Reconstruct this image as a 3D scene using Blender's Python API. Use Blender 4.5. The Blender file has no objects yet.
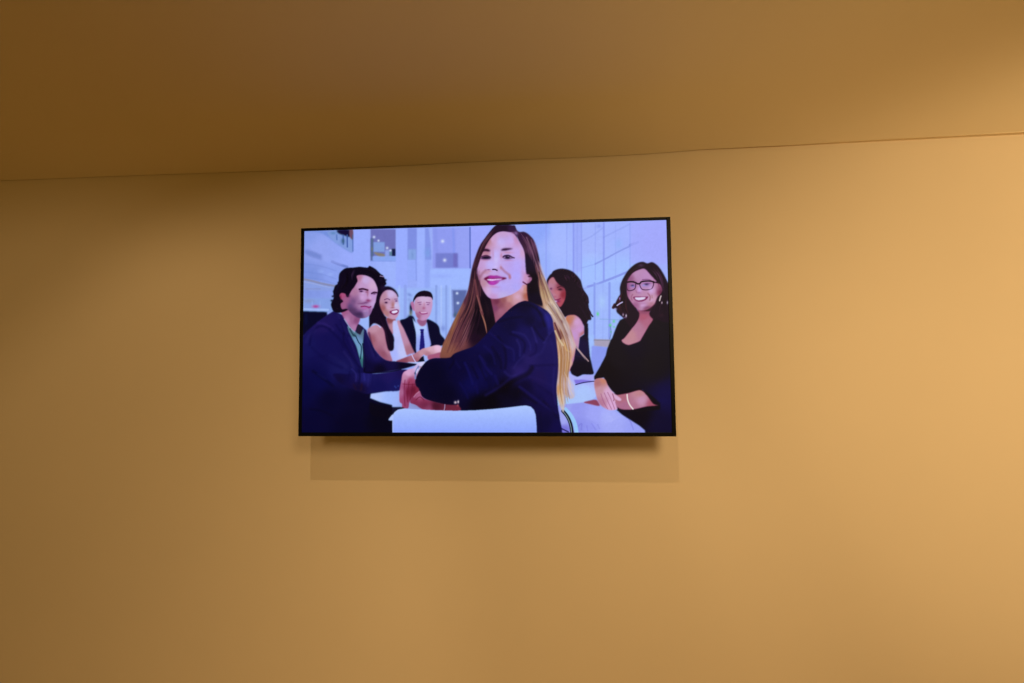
import bpy, bmesh, math
import numpy as np
from mathutils import Vector, Matrix

scene = bpy.context.scene
TVZ = 1.725                     # height of the television's centre above the floor
WALL_Y = 0.20                   # the wall stands this far behind the screen plane

# ---------------------------------------------------------------- camera
cam_data = bpy.data.cameras.new('camera'); cam = bpy.data.objects.new('camera', cam_data)
scene.collection.objects.link(cam); scene.camera = cam
cam_data.sensor_fit = 'HORIZONTAL'; cam_data.sensor_width = 36.0
cam_data.lens = 496.318 / 1024 * 36.0
cam_data.clip_start = 0.01
yaw, pitch, roll = 0.0737926, 0.0541784, -0.0094195
fw = Vector((-math.sin(yaw) * math.cos(pitch), math.cos(yaw) * math.cos(pitch), math.sin(pitch)))
rt = Vector((math.cos(yaw), math.sin(yaw), 0)); up = rt.cross(fw)
r2 = rt * math.cos(roll) + up * math.sin(roll); u2 = -rt * math.sin(roll) + up * math.cos(roll)
M = Matrix((r2, u2, -fw)).transposed().to_4x4()
M.translation = Vector((0.219436, -1.604385, TVZ - 0.132800))
cam.matrix_world = M

# ---------------------------------------------------------------- world, lamps, exposure
world = bpy.data.worlds.new('room_air'); scene.world = world
world.use_nodes = True
bg = world.node_tree.nodes['Background']
bg.inputs['Color'].default_value = (1.0, 0.64, 0.14, 1); bg.inputs['Strength'].default_value = 0.158
scene.view_settings.view_transform = 'Standard'; scene.view_settings.look = 'None'
scene.view_settings.exposure = 0.0; scene.view_settings.gamma = 1.0; scene.view_settings.use_curve_mapping = False

def aim(o, target):
    o.rotation_euler = (Vector(target) - Vector(o.location)).to_track_quat('-Z', 'Y').to_euler()

def spot(name, loc, target, watts, color, radius, angle, blend):
    d = bpy.data.lights.new(name, 'SPOT'); d.energy = watts; d.color = color
    d.shadow_soft_size = radius; d.spot_size = math.radians(angle); d.spot_blend = blend
    o = bpy.data.objects.new(name, d); scene.collection.objects.link(o); o.location = loc; aim(o, target); return o

def area(name, loc, target, sx, sy, watts, color, spread=180):
    d = bpy.data.lights.new(name, 'AREA'); d.shape = 'ELLIPSE'; d.size = sx; d.size_y = sy; d.energy = watts; d.color = color
    d.spread = math.radians(spread)
    o = bpy.data.objects.new(name, d); scene.collection.objects.link(o); o.location = loc; aim(o, target); return o

WARM = (1.0, 0.755, 0.415)
def room_lamp(name, loc, target, half, blend, e, radius):
    """a spot whose cone edge imitates the shade on the upper wall; loc and target are measured from the centre of the television"""
    return spot(name, (loc[0], loc[1], TVZ + loc[2]), (target[0], WALL_Y, TVZ + target[1]), e * 4 * math.pi ** 2 / 0.8, WARM, radius, math.degrees(half) * 2, blend)
room_lamp('wide_room_lamp', (0.77, -2.2, 0.56), (1.25, -1.75), 1.0, 0.93, 2.5, 0.27)
room_lamp('left_wall_fill', (-0.5, -2.8, 0.45), (-1.70, -1.05), 0.50, 0.32, 1.0, 0.20)  # unseen fill, added to lift the left side of the wall
room_lamp('right_downlight', (3.512, -1.342, 0.445), (2.765, 0.14), 0.66, 0.36, 2.95, 0.20)
# a small distant spotlight high up: it draws the crisp, faint outline under the television
room_lamp('high_spotlight', (0.0, -2.22, 1.75), (-0.769, -1.671), 0.541, 0.398, 1.116, 0.005)
# unseen fill light added on the right to brighten the sloping ceiling
spot('ceiling_fill', (1.5, -2.3, TVZ - 0.9), (1.0, -1.2, TVZ + 1.3), 42.0, (1.0, 0.76, 0.38), 0.15, 80, 1.0)

# ---------------------------------------------------------------- helpers
def link(name, bm, mat, parent=None):
    me = bpy.data.meshes.new(name); bm.to_mesh(me); bm.free(); me.materials.append(mat)
    o = bpy.data.objects.new(name, me); scene.collection.objects.link(o)
    if parent: o.parent = parent
    return o

def bx(bm, x0, x1, y0, y1, z0, z1, bev=0.0, seg=2):
    vs = [bm.verts.new((x, y, z)) for x in (x0, x1) for y in (y0, y1) for z in (z0, z1)]
    fs = [bm.faces.new([vs[i] for i in q]) for q in ((0, 1, 3, 2), (4, 6, 7, 5), (0, 4, 5, 1), (2, 3, 7, 6), (0, 2, 6, 4), (1, 5, 7, 3))]
    if bev:
        es = list({e for f in fs for e in f.edges})
        bmesh.ops.bevel(bm, geom=es, offset=bev, segments=seg, affect='EDGES', profile=0.5)
    return bm

def cyl(bm, p, q, r, n=20):
    p, q = Vector(p), Vector(q); d = q - p
    m = Matrix.Translation((p + q) / 2) @ d.to_track_quat('Z', 'Y').to_matrix().to_4x4()
    bmesh.ops.create_cone(bm, cap_ends=True, segments=n, radius1=r, radius2=r, depth=d.length, matrix=m)

def material(name, col, rough=0.5, spec=0.5, metal=0.0):
    m = bpy.data.materials.new(name); m.use_nodes = True
    b = m.node_tree.nodes['Principled BSDF']
    b.inputs['Base Color'].default_value = (*col, 1); b.inputs['Roughness'].default_value = rough
    b.inputs['Specular IOR Level'].default_value = spec; b.inputs['Metallic'].default_value = metal
    return m, b

def plaster(name, col, strength):
    m, b = material(name, col, 0.75, 0.2)
    nt = m.node_tree; tc = nt.nodes.new('ShaderNodeTexCoord')
    n1 = nt.nodes.new('ShaderNodeTexNoise'); n1.inputs['Scale'].default_value = 2.2; n1.inputs['Detail'].default_value = 4
    ramp = nt.nodes.new('ShaderNodeMix'); ramp.data_type = 'RGBA'
    ramp.inputs['A'].default_value = (col[0] * .97, col[1] * .97, col[2] * .965, 1); ramp.inputs['B'].default_value = (min(col[0] * 1.03, 1), col[1] * 1.03, col[2] * 1.03, 1)
    nt.links.new(tc.outputs['Object'], n1.inputs['Vector']); nt.links.new(n1.outputs['Fac'], ramp.inputs['Factor']); nt.links.new(ramp.outputs['Result'], b.inputs['Base Color'])
    n2 = nt.nodes.new('ShaderNodeTexNoise'); n2.inputs['Scale'].default_value = 5.0; n2.inputs['Detail'].default_value = 3
    bp = nt.nodes.new('ShaderNodeBump'); bp.inputs['Strength'].default_value = strength; bp.inputs['Distance'].default_value = 0.004
    nt.links.new(tc.outputs['Object'], n2.inputs['Vector']); nt.links.new(n2.outputs['Fac'], bp.inputs['Height']); nt.links.new(bp.outputs['Normal'], b.inputs['Normal'])
    return m

wall_mat = plaster('painted_plaster', (0.80, 0.62, 0.42), 0.15)
ceil_mat = plaster('ceiling_paint', (0.86, 0.69, 0.46), 0.12)
floor_mat = plaster('floor_paint', (0.50, 0.39, 0.22), 0.1)

# ---------------------------------------------------------------- the room
# the line where the wall meets the ceiling is slightly uneven (height above the television's centre)
LINE = [(-1.977, 0.6396), (-1.420, 0.6386), (-0.885, 0.6357), (-0.626, 0.6337), (-0.372, 0.6341), (-0.122, 0.6379), (0.122, 0.6397), (0.362, 0.6382), (0.597, 0.6411), (0.776, 0.6477), (1.055, 0.6457), (1.277, 0.6466), (1.496, 0.6483), (1.870, 0.6517)]
XS = [p[0] for p in LINE]; ZS = [p[1] for p in LINE]
SLOPE = 0.52
def zl(x): return TVZ + float(np.interp(x, XS, ZS))
xs = sorted(set([-4.5, -3.5, -2.6] + XS + [2.6, 3.5, 4.5] + list(np.linspace(-2.2, 2.2, 45))))
bm = bmesh.new()
prev = None
for x in xs:                       # wall: front skin and back skin, 12 cm thick
    q = [bm.verts.new((x, WALL_Y, 0)), bm.verts.new((x, WALL_Y, zl(x) + 0.008)), bm.verts.new((x, WALL_Y + 0.12, zl(x) + 0.008)), bm.verts.new((x, WALL_Y + 0.12, 0))]
    if prev:
        for i in range(4):
            bm.faces.new((prev[i], q[i], q[(i + 1) % 4], prev[(i + 1) % 4]))
    else: bm.faces.new(q)
    prev = q
bm.faces.new(list(reversed(prev)))
bmesh.ops.recalc_face_normals(bm, faces=bm.faces)
w = link('wall_back', bm, wall_mat); w['kind'] = 'structure'; w['label'] = 'tan painted plaster wall behind the television'

bm = bmesh.new(); prev = None
def gap(x): return float(np.interp(x, [-2, 0, 0.7, 1.3, 1.9], [0.003, 0.003, 0.004, 0.014, 0.020]))
for x in xs:                       # the ceiling board stops just short of the wall and leaves a dark joint
    g = gap(x); z0 = zl(x)
    lo = [bm.verts.new((x, WALL_Y + 0.12, z0 + 0.008)), bm.verts.new((x, WALL_Y - g, z0 + 0.008))]
    lo += [bm.verts.new((x, y, z0 + (WALL_Y - y) * SLOPE)) for y in (WALL_Y - g, 0.1, -0.2, -0.8, -1.6, -2.6, -4.2)]
    hi = [bm.verts.new((x, v.co.y, v.co.z + 0.1)) for v in reversed(lo)]
    q = lo + hi
    if prev:
        for i in range(len(q)):
            bm.faces.new((prev[i], q[i], q[(i + 1) % len(q)], prev[(i + 1) % len(q)]))
    else: bm.faces.new(q)
    prev = q
bm.faces.new(list(reversed(prev)))
bmesh.ops.recalc_face_normals(bm, faces=bm.faces)
c = link('ceiling', bm, ceil_mat); c['kind'] = 'structure'; c['label'] = 'brown shaded ceiling above the television wall'

bm = bmesh.new(); bx(bm, -4.5, 4.5, -4.2, WALL_Y + 0.12, -0.1, 0.0)
f = link('floor', bm, floor_mat); f['kind'] = 'structure'; f['label'] = 'floor below the television wall'

# ---------------------------------------------------------------- the television
tv = bpy.data.objects.new('television', None); scene.collection.objects.link(tv)
tv.location = (0, 0, TVZ)
tv['label'] = 'wide flat television with thin black bezel on the tan wall, showing smiling office people'
tv['category'] = 'television'

black, b_ = material('bezel_black', (0.0015, 0.0014, 0.0015), 0.4, 0.12)
shell, b_ = material('back_shell_black', (0.012, 0.012, 0.013), 0.55, 0.4)
steel, b_ = material('bracket_steel', (0.03, 0.03, 0.032), 0.45, 0.5, 0.8)

W, H = 1.228, 0.6985
SX0, SX1, SZ0, SZ1 = -0.6025, 0.6020, -0.3385, 0.3392      # visible panel
bm = bmesh.new()                 # bezel: four bars in one moulding
D = 0.022
HB = H / 2 + 0.0018
for a in ((-W / 2, SX0, -HB, H / 2), (SX1, W / 2 + .001, -HB, H / 2), (SX0, SX1, SZ1, H / 2), (SX0, SX1, -HB, SZ0)):
    bx(bm, a[0], a[1], 0.0, D, a[2], a[3], 0.0012, 2)
link('bezel', bm, black, tv)
bm = bmesh.new()                 # slim back cover with a deeper electronics bulge
bx(bm, -W / 2 + .004, W / 2 - .004, D, D + 0.014, -H / 2 + .004, H / 2 - .004, 0.004, 2)
bx(bm, -0.50, 0.50, D + 0.012, D + 0.044, -H / 2 + .012, 0.16, 0.012, 3)
for k in range(14):
    bx(bm, -0.34 + k * .05, -0.31 + k * .05, D + 0.0435, D + 0.0465, 0.10, 0.108)
link('back_cover', bm, shell, tv)
bm = bmesh.new()                 # articulated bracket reaching to the wall
bx(bm, -0.12, 0.12, WALL_Y - 0.012, WALL_Y - 0.0015, -0.14, 0.14, 0.003, 2)
bx(bm, -0.21, -0.18, D + .043, D + 0.060, -0.22, 0.20, 0.003, 1); bx(bm, 0.18, 0.21, D + .043, D + 0.060, -0.22, 0.20, 0.003, 1)
bx(bm, -0.21, 0.21, D + .058, D + 0.072, 0.06, 0.10, 0.002, 1); bx(bm, -0.21, 0.21, D + .058, D + 0.072, -0.10, -0.06, 0.002, 1)
bx(bm, -0.05, 0.05, D + .070, D + 0.082, -0.11, 0.11, 0.002, 1)
for z in (-0.07, 0.07):
    cyl(bm, (0, D + .080, z), (0.06, 0.150, z), 0.011); cyl(bm, (0.06, 0.150, z), (0, WALL_Y - .01, z), 0.011)
cyl(bm, (0.06, 0.150, -0.09), (0.06, 0.150, 0.09), 0.015); cyl(bm, (0, WALL_Y - .02, -0.09), (0, WALL_Y - .02, 0.09), 0.014)
link('wall_bracket', bm, steel, tv)

# ---- PICTURE BEGIN ----
# What the television is showing, painted shape by shape into a pixel buffer (plain numpy).
# Traced points are written in enlarged crops of the photograph: tl(x0, y0, scale).
PX0, PY0, PX1, PY1, SS = 296.0, 214.0, 680.0, 440.0, 4
CW, CH = int((PX1 - PX0) * SS), int((PY1 - PY0) * SS)
cv = np.zeros((CH, CW, 3))
rng = np.random.default_rng(7)

def tl(x0, y0, s):
    return (x0, y0, s)
PH = (0.0, 0.0, 1.0)
TA = tl(300, 220, 10.039); TB = tl(325, 260, 15.06); TC = tl(300, 300, 10.039); TD = tl(300, 368, 10.039)
TE = tl(366, 280, 17.07); TF = tl(360, 310, 10.039); TG = tl(390, 220, 10.039); TH = tl(470, 222, 13.128)
TI = tl(470, 262, 13.128); TK = tl(420, 290, 10.039); TJ = tl(390, 350, 10.039); TN = tl(480, 300, 10.039)
TM = tl(480, 368, 10.039); TQ = tl(534, 260, 13.128); TG1 = tl(606, 255, 14.22); TG2 = tl(606, 290, 14.22)
TR = tl(574, 340, 10.039); TS = tl(544, 370, 10.039); TP = tl(540, 216, 10.039); TO = tl(540, 300, 10.039)
TV_ = tl(390, 380, 12.8)

def conv(t, pts):
    p = np.asarray(pts, float).reshape(-1, 2)
    return p / t[2] + np.array([t[0], t[1]])

def cat(*parts):
    return np.concatenate([conv(t, p) for t, p in parts])

def spline(p, n=6, closed=True):
    N = len(p); out = []
    rng_ = range(N) if closed else range(N - 1)
    for i in rng_:
        if closed:
            a, b, c, d = p[i - 1], p[i], p[(i + 1) % N], p[(i + 2) % N]
        else:
            a, b, c, d = p[max(i - 1, 0)], p[i], p[i + 1], p[min(i + 2, N - 1)]
        for k in range(n):
            u = k / n
            out.append(0.5 * ((2 * b) + (c - a) * u + (2 * a - 5 * b + 4 * c - d) * u * u + (3 * b - a - 3 * c + d) * u ** 3))
    if not closed:
        out.append(p[-1])
    return np.array(out)

def blur1(m, sig):
    if sig < 0.3:
        return m
    r = int(math.ceil(sig * 2.6)); k = np.exp(-0.5 * (np.arange(-r, r + 1) / sig) ** 2); k /= k.sum()
    q = np.pad(m, ((r, r), (r, r)), mode='edge')
    o = sum(k[i] * q[i:i + m.shape[0], :] for i in range(2 * r + 1))
    return sum(k[i] * o[:, i:i + m.shape[1]] for i in range(2 * r + 1))

class Mask:
    def __init__(s, x0, y0, a):
        s.x0, s.y0, s.a = x0, y0, a

def box(p, pad):
    x0 = max(0, int((p[:, 0].min() - PX0 - pad) * SS)); x1 = min(CW, int((p[:, 0].max() - PX0 + pad) * SS) + 2)
    y0 = max(0, int((p[:, 1].min() - PY0 - pad) * SS)); y1 = min(CH, int((p[:, 1].max() - PY0 + pad) * SS) + 2)
    return x0, y0, max(x1, x0 + 1), max(y1, y0 + 1)

def colour(c, x0, y0, w, h):
    """a flat colour, or ((px,py,col),(px,py,col),...) mixed by inverse distance in photo space"""
    if c[0] == 'v':                # ('v', tile, y0, colour0, y1, colour1): a plain blend from top to bottom
        q0, q1 = conv(c[1], [(0, c[2])])[0][1], conv(c[1], [(0, c[4])])[0][1]
        k = np.clip(((np.arange(h) + y0) / SS + PY0 - q0) / (q1 - q0), 0, 1)[:, None, None]
        return (np.array(c[3], float) * (1 - k) + np.array(c[5], float) * k) / 255
    if not isinstance(c[0], (tuple, list)):
        return np.array(c, float)[None, None, :] / 255
    Y, X = np.mgrid[0:h, 0:w]
    X = (X + x0) / SS + PX0; Y = (Y + y0) / SS + PY0
    num = 0; den = 0
    for (t, px, py, col) in c:
        q = conv(t, [(px, py)])[0]
        k = 1.0 / ((X - q[0]) ** 2 + (Y - q[1]) ** 2 + 2.0) ** 1.5
        num = num + k[..., None] * np.array(col, float) / 255; den = den + k[..., None]
    return num / den

def put(m, c, alpha=1.0, clip=None):
    h, w = m.a.shape
    a = m.a * alpha
    if clip is not None:
        full = np.zeros((CH, CW)); full[clip.y0:clip.y0 + clip.a.shape[0], clip.x0:clip.x0 + clip.a.shape[1]] = clip.a
        a = a * full[m.y0:m.y0 + h, m.x0:m.x0 + w]
    sl = cv[m.y0:m.y0 + h, m.x0:m.x0 + w]
    sl[:] = sl * (1 - a[..., None]) + colour(c, m.x0, m.y0, w, h) * a[..., None]
    return m

def polymask(p, b):
    x0, y0, x1, y1 = box(p, b * 3 + 1)
    a = np.zeros((y1 - y0, x1 - x0))
    P = (p - [PX0, PY0]) * SS - [x0, y0]
    Q = np.roll(P, -1, axis=0)
    xs = np.arange(x1 - x0) + 0.5
    for r in range(y1 - y0):
        yy = r + 0.5
        hit = (P[:, 1] <= yy) != (Q[:, 1] <= yy)
        if not hit.any():
            continue
        A, B = P[hit], Q[hit]
        xi = np.sort(A[:, 0] + (yy - A[:, 1]) / (B[:, 1] - A[:, 1]) * (B[:, 0] - A[:, 0]))
        a[r] = (np.searchsorted(xi, xs) % 2)
    return Mask(x0, y0, blur1(a, b * SS))

def fill(t, pts, c, b=0.45, alpha=1.0, smooth=True, clip=None):
    p = conv(t, pts) if t is not None else np.asarray(pts)
    if smooth:
        p = spline(p)
    return put(polymask(p, b), c, alpha, clip)

def line(t, pts, w, c, b=0.4, alpha=1.0, clip=None, taper=False):
    p = spline(conv(t, pts), 5, False) if t is not None else np.asarray(pts)
    x0, y0, x1, y1 = box(p, w + b * 3 + 1)
    Y, X = np.mgrid[y0:y1, x0:x1]
    X = (X + 0.5) / SS + PX0; Y = (Y + 0.5) / SS + PY0
    a = np.zeros(X.shape); n = len(p) - 1
    for i in range(n):
        d = p[i + 1] - p[i]; L = d @ d + 1e-9
        u = np.clip(((X - p[i, 0]) * d[0] + (Y - p[i, 1]) * d[1]) / L, 0, 1)
        dist = np.hypot(X - p[i, 0] - u * d[0], Y - p[i, 1] - u * d[1])
        ww = w / 2 * (1 if not taper else (1 - 0.85 * abs(2 * (i + u) / n - 1) ** 1.5))
        a = np.maximum(a, np.clip((ww - dist) / max(b, 0.12) / 1.4 + 0.5, 0, 1))
    return put(Mask(x0, y0, a), c, alpha, clip)

def blob(t, x, y, rx, ry, c, alpha=1.0, rot=0, clip=None, hard=False):
    q = conv(t, [(x, y)])[0]; rx, ry = rx / t[2], ry / t[2]; R_ = max(rx, ry) * (1.3 if hard else 2.4)
    x0, y0, x1, y1 = box(np.array([q - R_, q + R_]), 1)
    Y, X = np.mgrid[y0:y1, x0:x1]
    X = (X + 0.5) / SS + PX0 - q[0]; Y = (Y + 0.5) / SS + PY0 - q[1]
    cr, sr = math.cos(rot), math.sin(rot)
    e = ((X * cr + Y * sr) / rx) ** 2 + ((-X * sr + Y * cr) / ry) ** 2
    a = np.clip((1.15 - np.sqrt(e)) * 3, 0, 1) if hard else np.exp(-e)
    return put(Mask(x0, y0, a), c, alpha, clip)

def rect(t, x0, y0, x1, y1, c, b=0.5, alpha=1.0, clip=None):
    return fill(t, [(x0, y0), (x1, y0), (x1, y1), (x0, y1)], c, b, alpha, False, clip)

def strands(t, path_a, path_b, n, w, cols, alpha=0.6, b=0.3, clip=None, jit=0.6, u0=0.0, u1=1.0):
    """n hairs running between two guide lines"""
    A = spline(conv(t, path_a) if t is not None else np.asarray(path_a, float), 5, False)
    B = spline(conv(t, path_b) if t is not None else np.asarray(path_b, float), 5, False)
    for i in range(n):
        s = rng.random(); o = rng.normal(0, jit, 2)
        k = np.linspace(0, 1, len(A))[:, None]
        Bi = np.stack([np.interp(np.linspace(0, 1, len(A)), np.linspace(0, 1, len(B)), B[:, j]) for j in (0, 1)], 1)
        p = A * (1 - s) + Bi * s + o
        lo = int(rng.uniform(u0, u0 + 0.35) * len(A)); hi = max(lo + 3, int(rng.uniform(max(u1 - 0.4, 0), u1) * len(A)))
        p = p[lo:hi]
        if len(p) > 2:
            line(None, p[::2] if len(p) > 8 else p, rng.uniform(0.6, 1.3) * w, cols[rng.integers(len(cols))], b, alpha * rng.uniform(0.5, 1), clip, True)

# -- the bright hall behind the people
cv[:] = np.array([150, 170, 246]) / 255
fill(PH, [(296, 214), (405, 214), (405, 300), (296, 300)], ((PH, 306, 234, (134, 156, 232)), (PH, 320, 250, (146, 164, 240)), (PH, 350, 258, (152, 170, 250)), (PH, 310, 275, (124, 146, 222)), (PH, 335, 275, (138, 160, 238)), (PH, 395, 270, (156, 178, 252))), 0.6, smooth=False)
fill(TA, [(40, 100), (300, 108), (470, 110), (528, 195), (528, 325), (400, 262), (290, 180), (200, 130), (40, 112)], (118, 144, 222), 0.8)
fill(TA, [(290, 112), (520, 108), (530, 200), (528, 320), (470, 300), (400, 255), (340, 215), (290, 160)], (128, 156, 222), 0.5)
fill(TA, [(375, 100), (500, 100), (500, 165), (440, 152), (385, 132)], (22, 12, 52), 0.7)
fill(TA, [(492, 100), (530, 100), (530, 195), (495, 165)], (112, 84, 104), 0.5)
for x, a in ((365, .5), (430, .7), (470, .9), (527, .6)):
    line(TA, [(x, 150), (x + 2, 150 + (x - 300) * .7)], 1.4, (72, 92, 168), 0.5, a)
blob(TA, 428, 210, 20, 30, (60, 80, 130), .7); blob(TA, 330, 130, 30, 16, (70, 110, 150), .4)
rect(TA, 534, 90, 706, 480, (152, 172, 252), .5)
fill(TA, [(60, 295), (210, 350), (215, 400), (60, 345)], (112, 130, 204), 1.0, .8)
line(TA, [(320, 415), (380, 440), (470, 470)], 2.6, (112, 128, 204), .9, .9)
line(TA, [(240, 380), (400, 420)], 6, (152, 170, 246), 2, .5)
blob(TA, 210, 515, 30, 18, (150, 176, 245), .6); blob(TA, 300, 545, 30, 18, (152, 176, 245), .6)
for y, a in ((440, .3), (520, .25), (575, .25)):
    line(TA, [(40, y), (200, y + 20), (360, y + 70)], 1.2, (108, 128, 205), .8, a)
fill(TA, [(40, 595), (380, 660), (380, 700), (40, 700)], (136, 158, 226), .6)
line(TA, [(30, 592), (120, 612), (230, 640), (370, 666)], 2.0, (134, 136, 172), .8, .85)
line(TA, [(30, 618), (140, 640), (300, 678)], 1.0, (156, 172, 226), .5, .8)
line(TA, [(60, 690), (200, 690)], 1.5, (128, 136, 190), .8, .4)
# opening with lamps
rect(TA, 706, 90, 962, 362, (112, 114, 184), .5)
rect(TA, 706, 180, 735, 410, (92, 102, 158), .6); blob(TA, 720, 290, 9, 16, (130, 118, 100), .6)
rect(TA, 735, 222, 846, 318, (128, 158, 224), .5)
fill(TA, [(742, 322), (790, 330), (846, 345), (846, 368), (800, 368), (760, 345)], (134, 124, 118), .5)
rect(TA, 850, 300, 905, 365, (138, 160, 232), .6)
rect(TA, 918, 288, 957, 362, (26, 30, 72), .5); rect(TA, 893, 310, 918, 360, (96, 120, 160), .6)
rect(TA, 725, 365, 975, 408, (134, 164, 238), .6)
line(TA, [(706, 410), (960, 412)], .8, (120, 144, 226), .5, .7)
for x, y, r in ((740, 170, 13), (785, 206, 11), (872, 280, 13), (905, 305, 11)):
    blob(TA, x, y, r, r, (205, 220, 250), .95)
rect(TG, 56, 80, 172, 690, (152, 172, 254), .6)
rect(TG, 172, 80, 268, 400, (126, 142, 226), .6)
rect(TG, 178, 290, 262, 402, (134, 164, 228), .8); blob(TG, 222, 350, 14, 40, (110, 140, 200), .5)
rect(TG, 172, 402, 268, 600, (148, 170, 250), .6)
rect(TG, 268, 80, 352, 690, (156, 178, 255), .6)
line(TG, [(258, 400), (262, 600)], 1.4, (132, 152, 232), .6, .7)
rect(TG, 350, 80, 415, 400, (130, 148, 232), .6); blob(TG, 375, 330, 34, 50, (122, 160, 228), .7)
fill(TG, [(385, 80), (425, 80), (455, 340), (455, 480), (420, 480), (410, 300)], (158, 178, 250), .6, .8, False)
rect(TG, 425, 80, 806, 484, (142, 154, 240), .6)
fill(TG, [(425, 80), (470, 80), (480, 330), (455, 330)], (132, 146, 232), .7, .6, False)
line(TG, [(630, 90), (640, 330)], 2.4, (130, 148, 238), .8, .7)
rect(TG, 660, 90, 800, 480, (150, 162, 244), .8, .8)
fill(TG, [(455, 332), (680, 332), (682, 480), (455, 480)], (118, 126, 208), .7, smooth=False)
rect(TG, 632, 335, 672, 470, (112, 108, 186), .7, .8)
rect(TG, 806, 60, 1000, 500, (156, 166, 252), .8)
line(TG, [(800, 75), (802, 480)], 1.4, (98, 112, 196), .5)
for x, y in ((525, 212), (546, 402)):
    blob(TG, x, y, 17, 17, (212, 224, 252), .95)
fill(TG, [(400, 490), (800, 486), (800, 690), (350, 690)], (158, 184, 255), .8, smooth=False)
rect(TG, 345, 400, 400, 700, (142, 164, 244), .8, .8)
blob(TG, 500, 560, 120, 22, (144, 164, 246), .5)
# low part between the left people
fill(PH, [(360, 288), (470, 288), (470, 352), (360, 352)], (154, 182, 248), 1.0, smooth=False)
for x, w, c in ((405, 3, (140, 160, 234)), (436, 2.2, (132, 156, 226)), (441, 1.6, (172, 196, 250)), (446, 2, (134, 158, 226)), (450, 1.2, (170, 196, 250)), (399, 2, (164, 190, 252))):
    line(PH, [(x, 286), (x, 340)], w, c, .9, .8)
blob(TE, 740, 250, 40, 26, (112, 134, 206), .7, .5); blob(TE, 730, 330, 30, 30, (130, 150, 214), .5)
fill(TK, [(318, 0), (470, 0), (450, 90), (400, 200), (350, 280), (330, 270)], (98, 108, 172), .7, smooth=False)
line(TK, [(322, 0), (335, 270)], 1.2, (128, 146, 212), .6, .8)
blob(TK, 370, 32, 13, 13, (205, 225, 252)); blob(TK, 378, 130, 14, 13, (205, 225, 252))
blob(TK, 350, 250, 20, 25, (70, 78, 120), .5)
blob(TK, 230, 385, 26, 34, (120, 142, 216), .8); blob(TK, 190, 300, 20, 50, (160, 184, 248), .7)
# glazed wall at the right
fill(PH, [(525, 214), (680, 214), (680, 300), (525, 300)], ((PH, 535, 228, (140, 166, 250)), (PH, 548, 262, (152, 176, 250)), (PH, 560, 250, (164, 184, 255)), (PH, 590, 245, (162, 180, 252)), (PH, 590, 270, (160, 190, 255)), (PH, 625, 235, (160, 178, 254)), (PH, 625, 275, (160, 190, 255)), (PH, 655, 240, (160, 168, 250))), 1, smooth=False)
rect(TP, 100, 70, 265, 560, (164, 184, 255), 1.2, .7); rect(TP, 335, 70, 415, 560, (152, 168, 248), .8, .8)
for x, w, a in ((268, 1, .4), (335, 1.6, .8), (372, 1.0, .35), (415, 1.2, .6), (555, 1, .4), (640, 1.8, .8), (760, .8, .3), (905, 1.0, .6), (60, 1.6, .4)):
    line(TP, [(x, 70), (x, 640)], w, (134, 148, 238), .6, a)
for p, w, a in (([(555, 480), (650, 432), (800, 350), (905, 300)], 1.5, .75), ([(905, 290), (985, 262)], 2.6, .8), ([(420, 250), (520, 200), (640, 110)], 1.5, .3), ([(640, 210), (780, 140), (900, 80)], 1.6, .3), ([(420, 520), (560, 480)], 1.2, .3)):
    line(TP, p, w, (126, 142, 226), .7, a)
blob(TP, 790, 280, 40, 50, (142, 176, 246), .6); blob(TP, 590, 100, 26, 20, (132, 150, 238), .6); blob(TP, 515, 400, 60, 40, (168, 194, 255), .5)
rect(TP, 912, 60, 1290, 480, (162, 168, 252), .9, .7)
# frame of the glass doors and the hall floor
fill(PH, [(580, 286), (640, 280), (640, 345), (580, 345)], (156, 184, 252), 1.0, smooth=False)
line(PH, [(588, 286.5), (597, 284), (606, 280.5), (615, 277), (627, 272)], 2.2, (130, 146, 232), .7, .9)
line(PH, [(570, 294), (588, 287)], 1.6, (146, 162, 240), .7, .7)
rect(PH, 594, 284, 610, 340, (158, 182, 252), .8, .8)
for x, w, a in ((594.5, 2, .8), (609.5, 2.2, .9), (603, .8, .3), (620, 1, .4)):
    line(PH, [(x, 283), (x, 342)], w, (132, 152, 236), .6, a)
blob(PH, 602, 302, 3.5, 7, (168, 200, 250), .8); line(PH, [(600, 319), (626, 320)], .9, (118, 160, 205), .5, .5)
rect(PH, 588, 335, 594, 372, (158, 190, 252), .7)
fill(TO, [(545, 392), (712, 398), (690, 478), (545, 462)], (166, 158, 184), .6, smooth=False)
line(TO, [(545, 402), (700, 404)], 1.0, (128, 122, 158), .4, .8)
fill(TO, [(530, 466), (690, 478), (610, 683), (520, 683)], (134, 150, 238), .7, smooth=False)
fill(TR, [(180, 60), (345, 80), (270, 260), (210, 350), (170, 250)], (136, 152, 240), .7, smooth=False)
for x, y, rx, ry in ((580, 140, 13, 20), (742, 214, 12, 14), (706, 254, 14, 16), (744, 270, 8, 9), (712, 320, 9, 8)):
    blob(TO, x, y, rx, ry, (92, 205, 135), .85)
line(TO, [(706, 260), (715, 330), (700, 390)], .8, (90, 120, 160), .5, .7)
# grey sideboard at the left with a red mark, and the dark partition under it
rect(TC, 20, -20, 330, 120, (132, 160, 228), .7)
blob(TC, 90, 10, 60, 20, (130, 140, 180), .5)
for x in (35, 120, 200): line(TC, [(x, 10), (x, 75)], .8, (150, 178, 240), .5, .6)
line(TC, [(30, 92), (280, 98)], 2.2, (158, 186, 246), .6)
blob(TC, 156, 64, 32, 16, (190, 76, 150), .95)
fill(TC, [(20, 112), (268, 120), (272, 160), (200, 220), (60, 340), (20, 380)], (4, 6, 38), .6, smooth=False)
line(TC, [(60, 150), (60, 230)], 3, (8, 20, 60), 1, .5)

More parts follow.
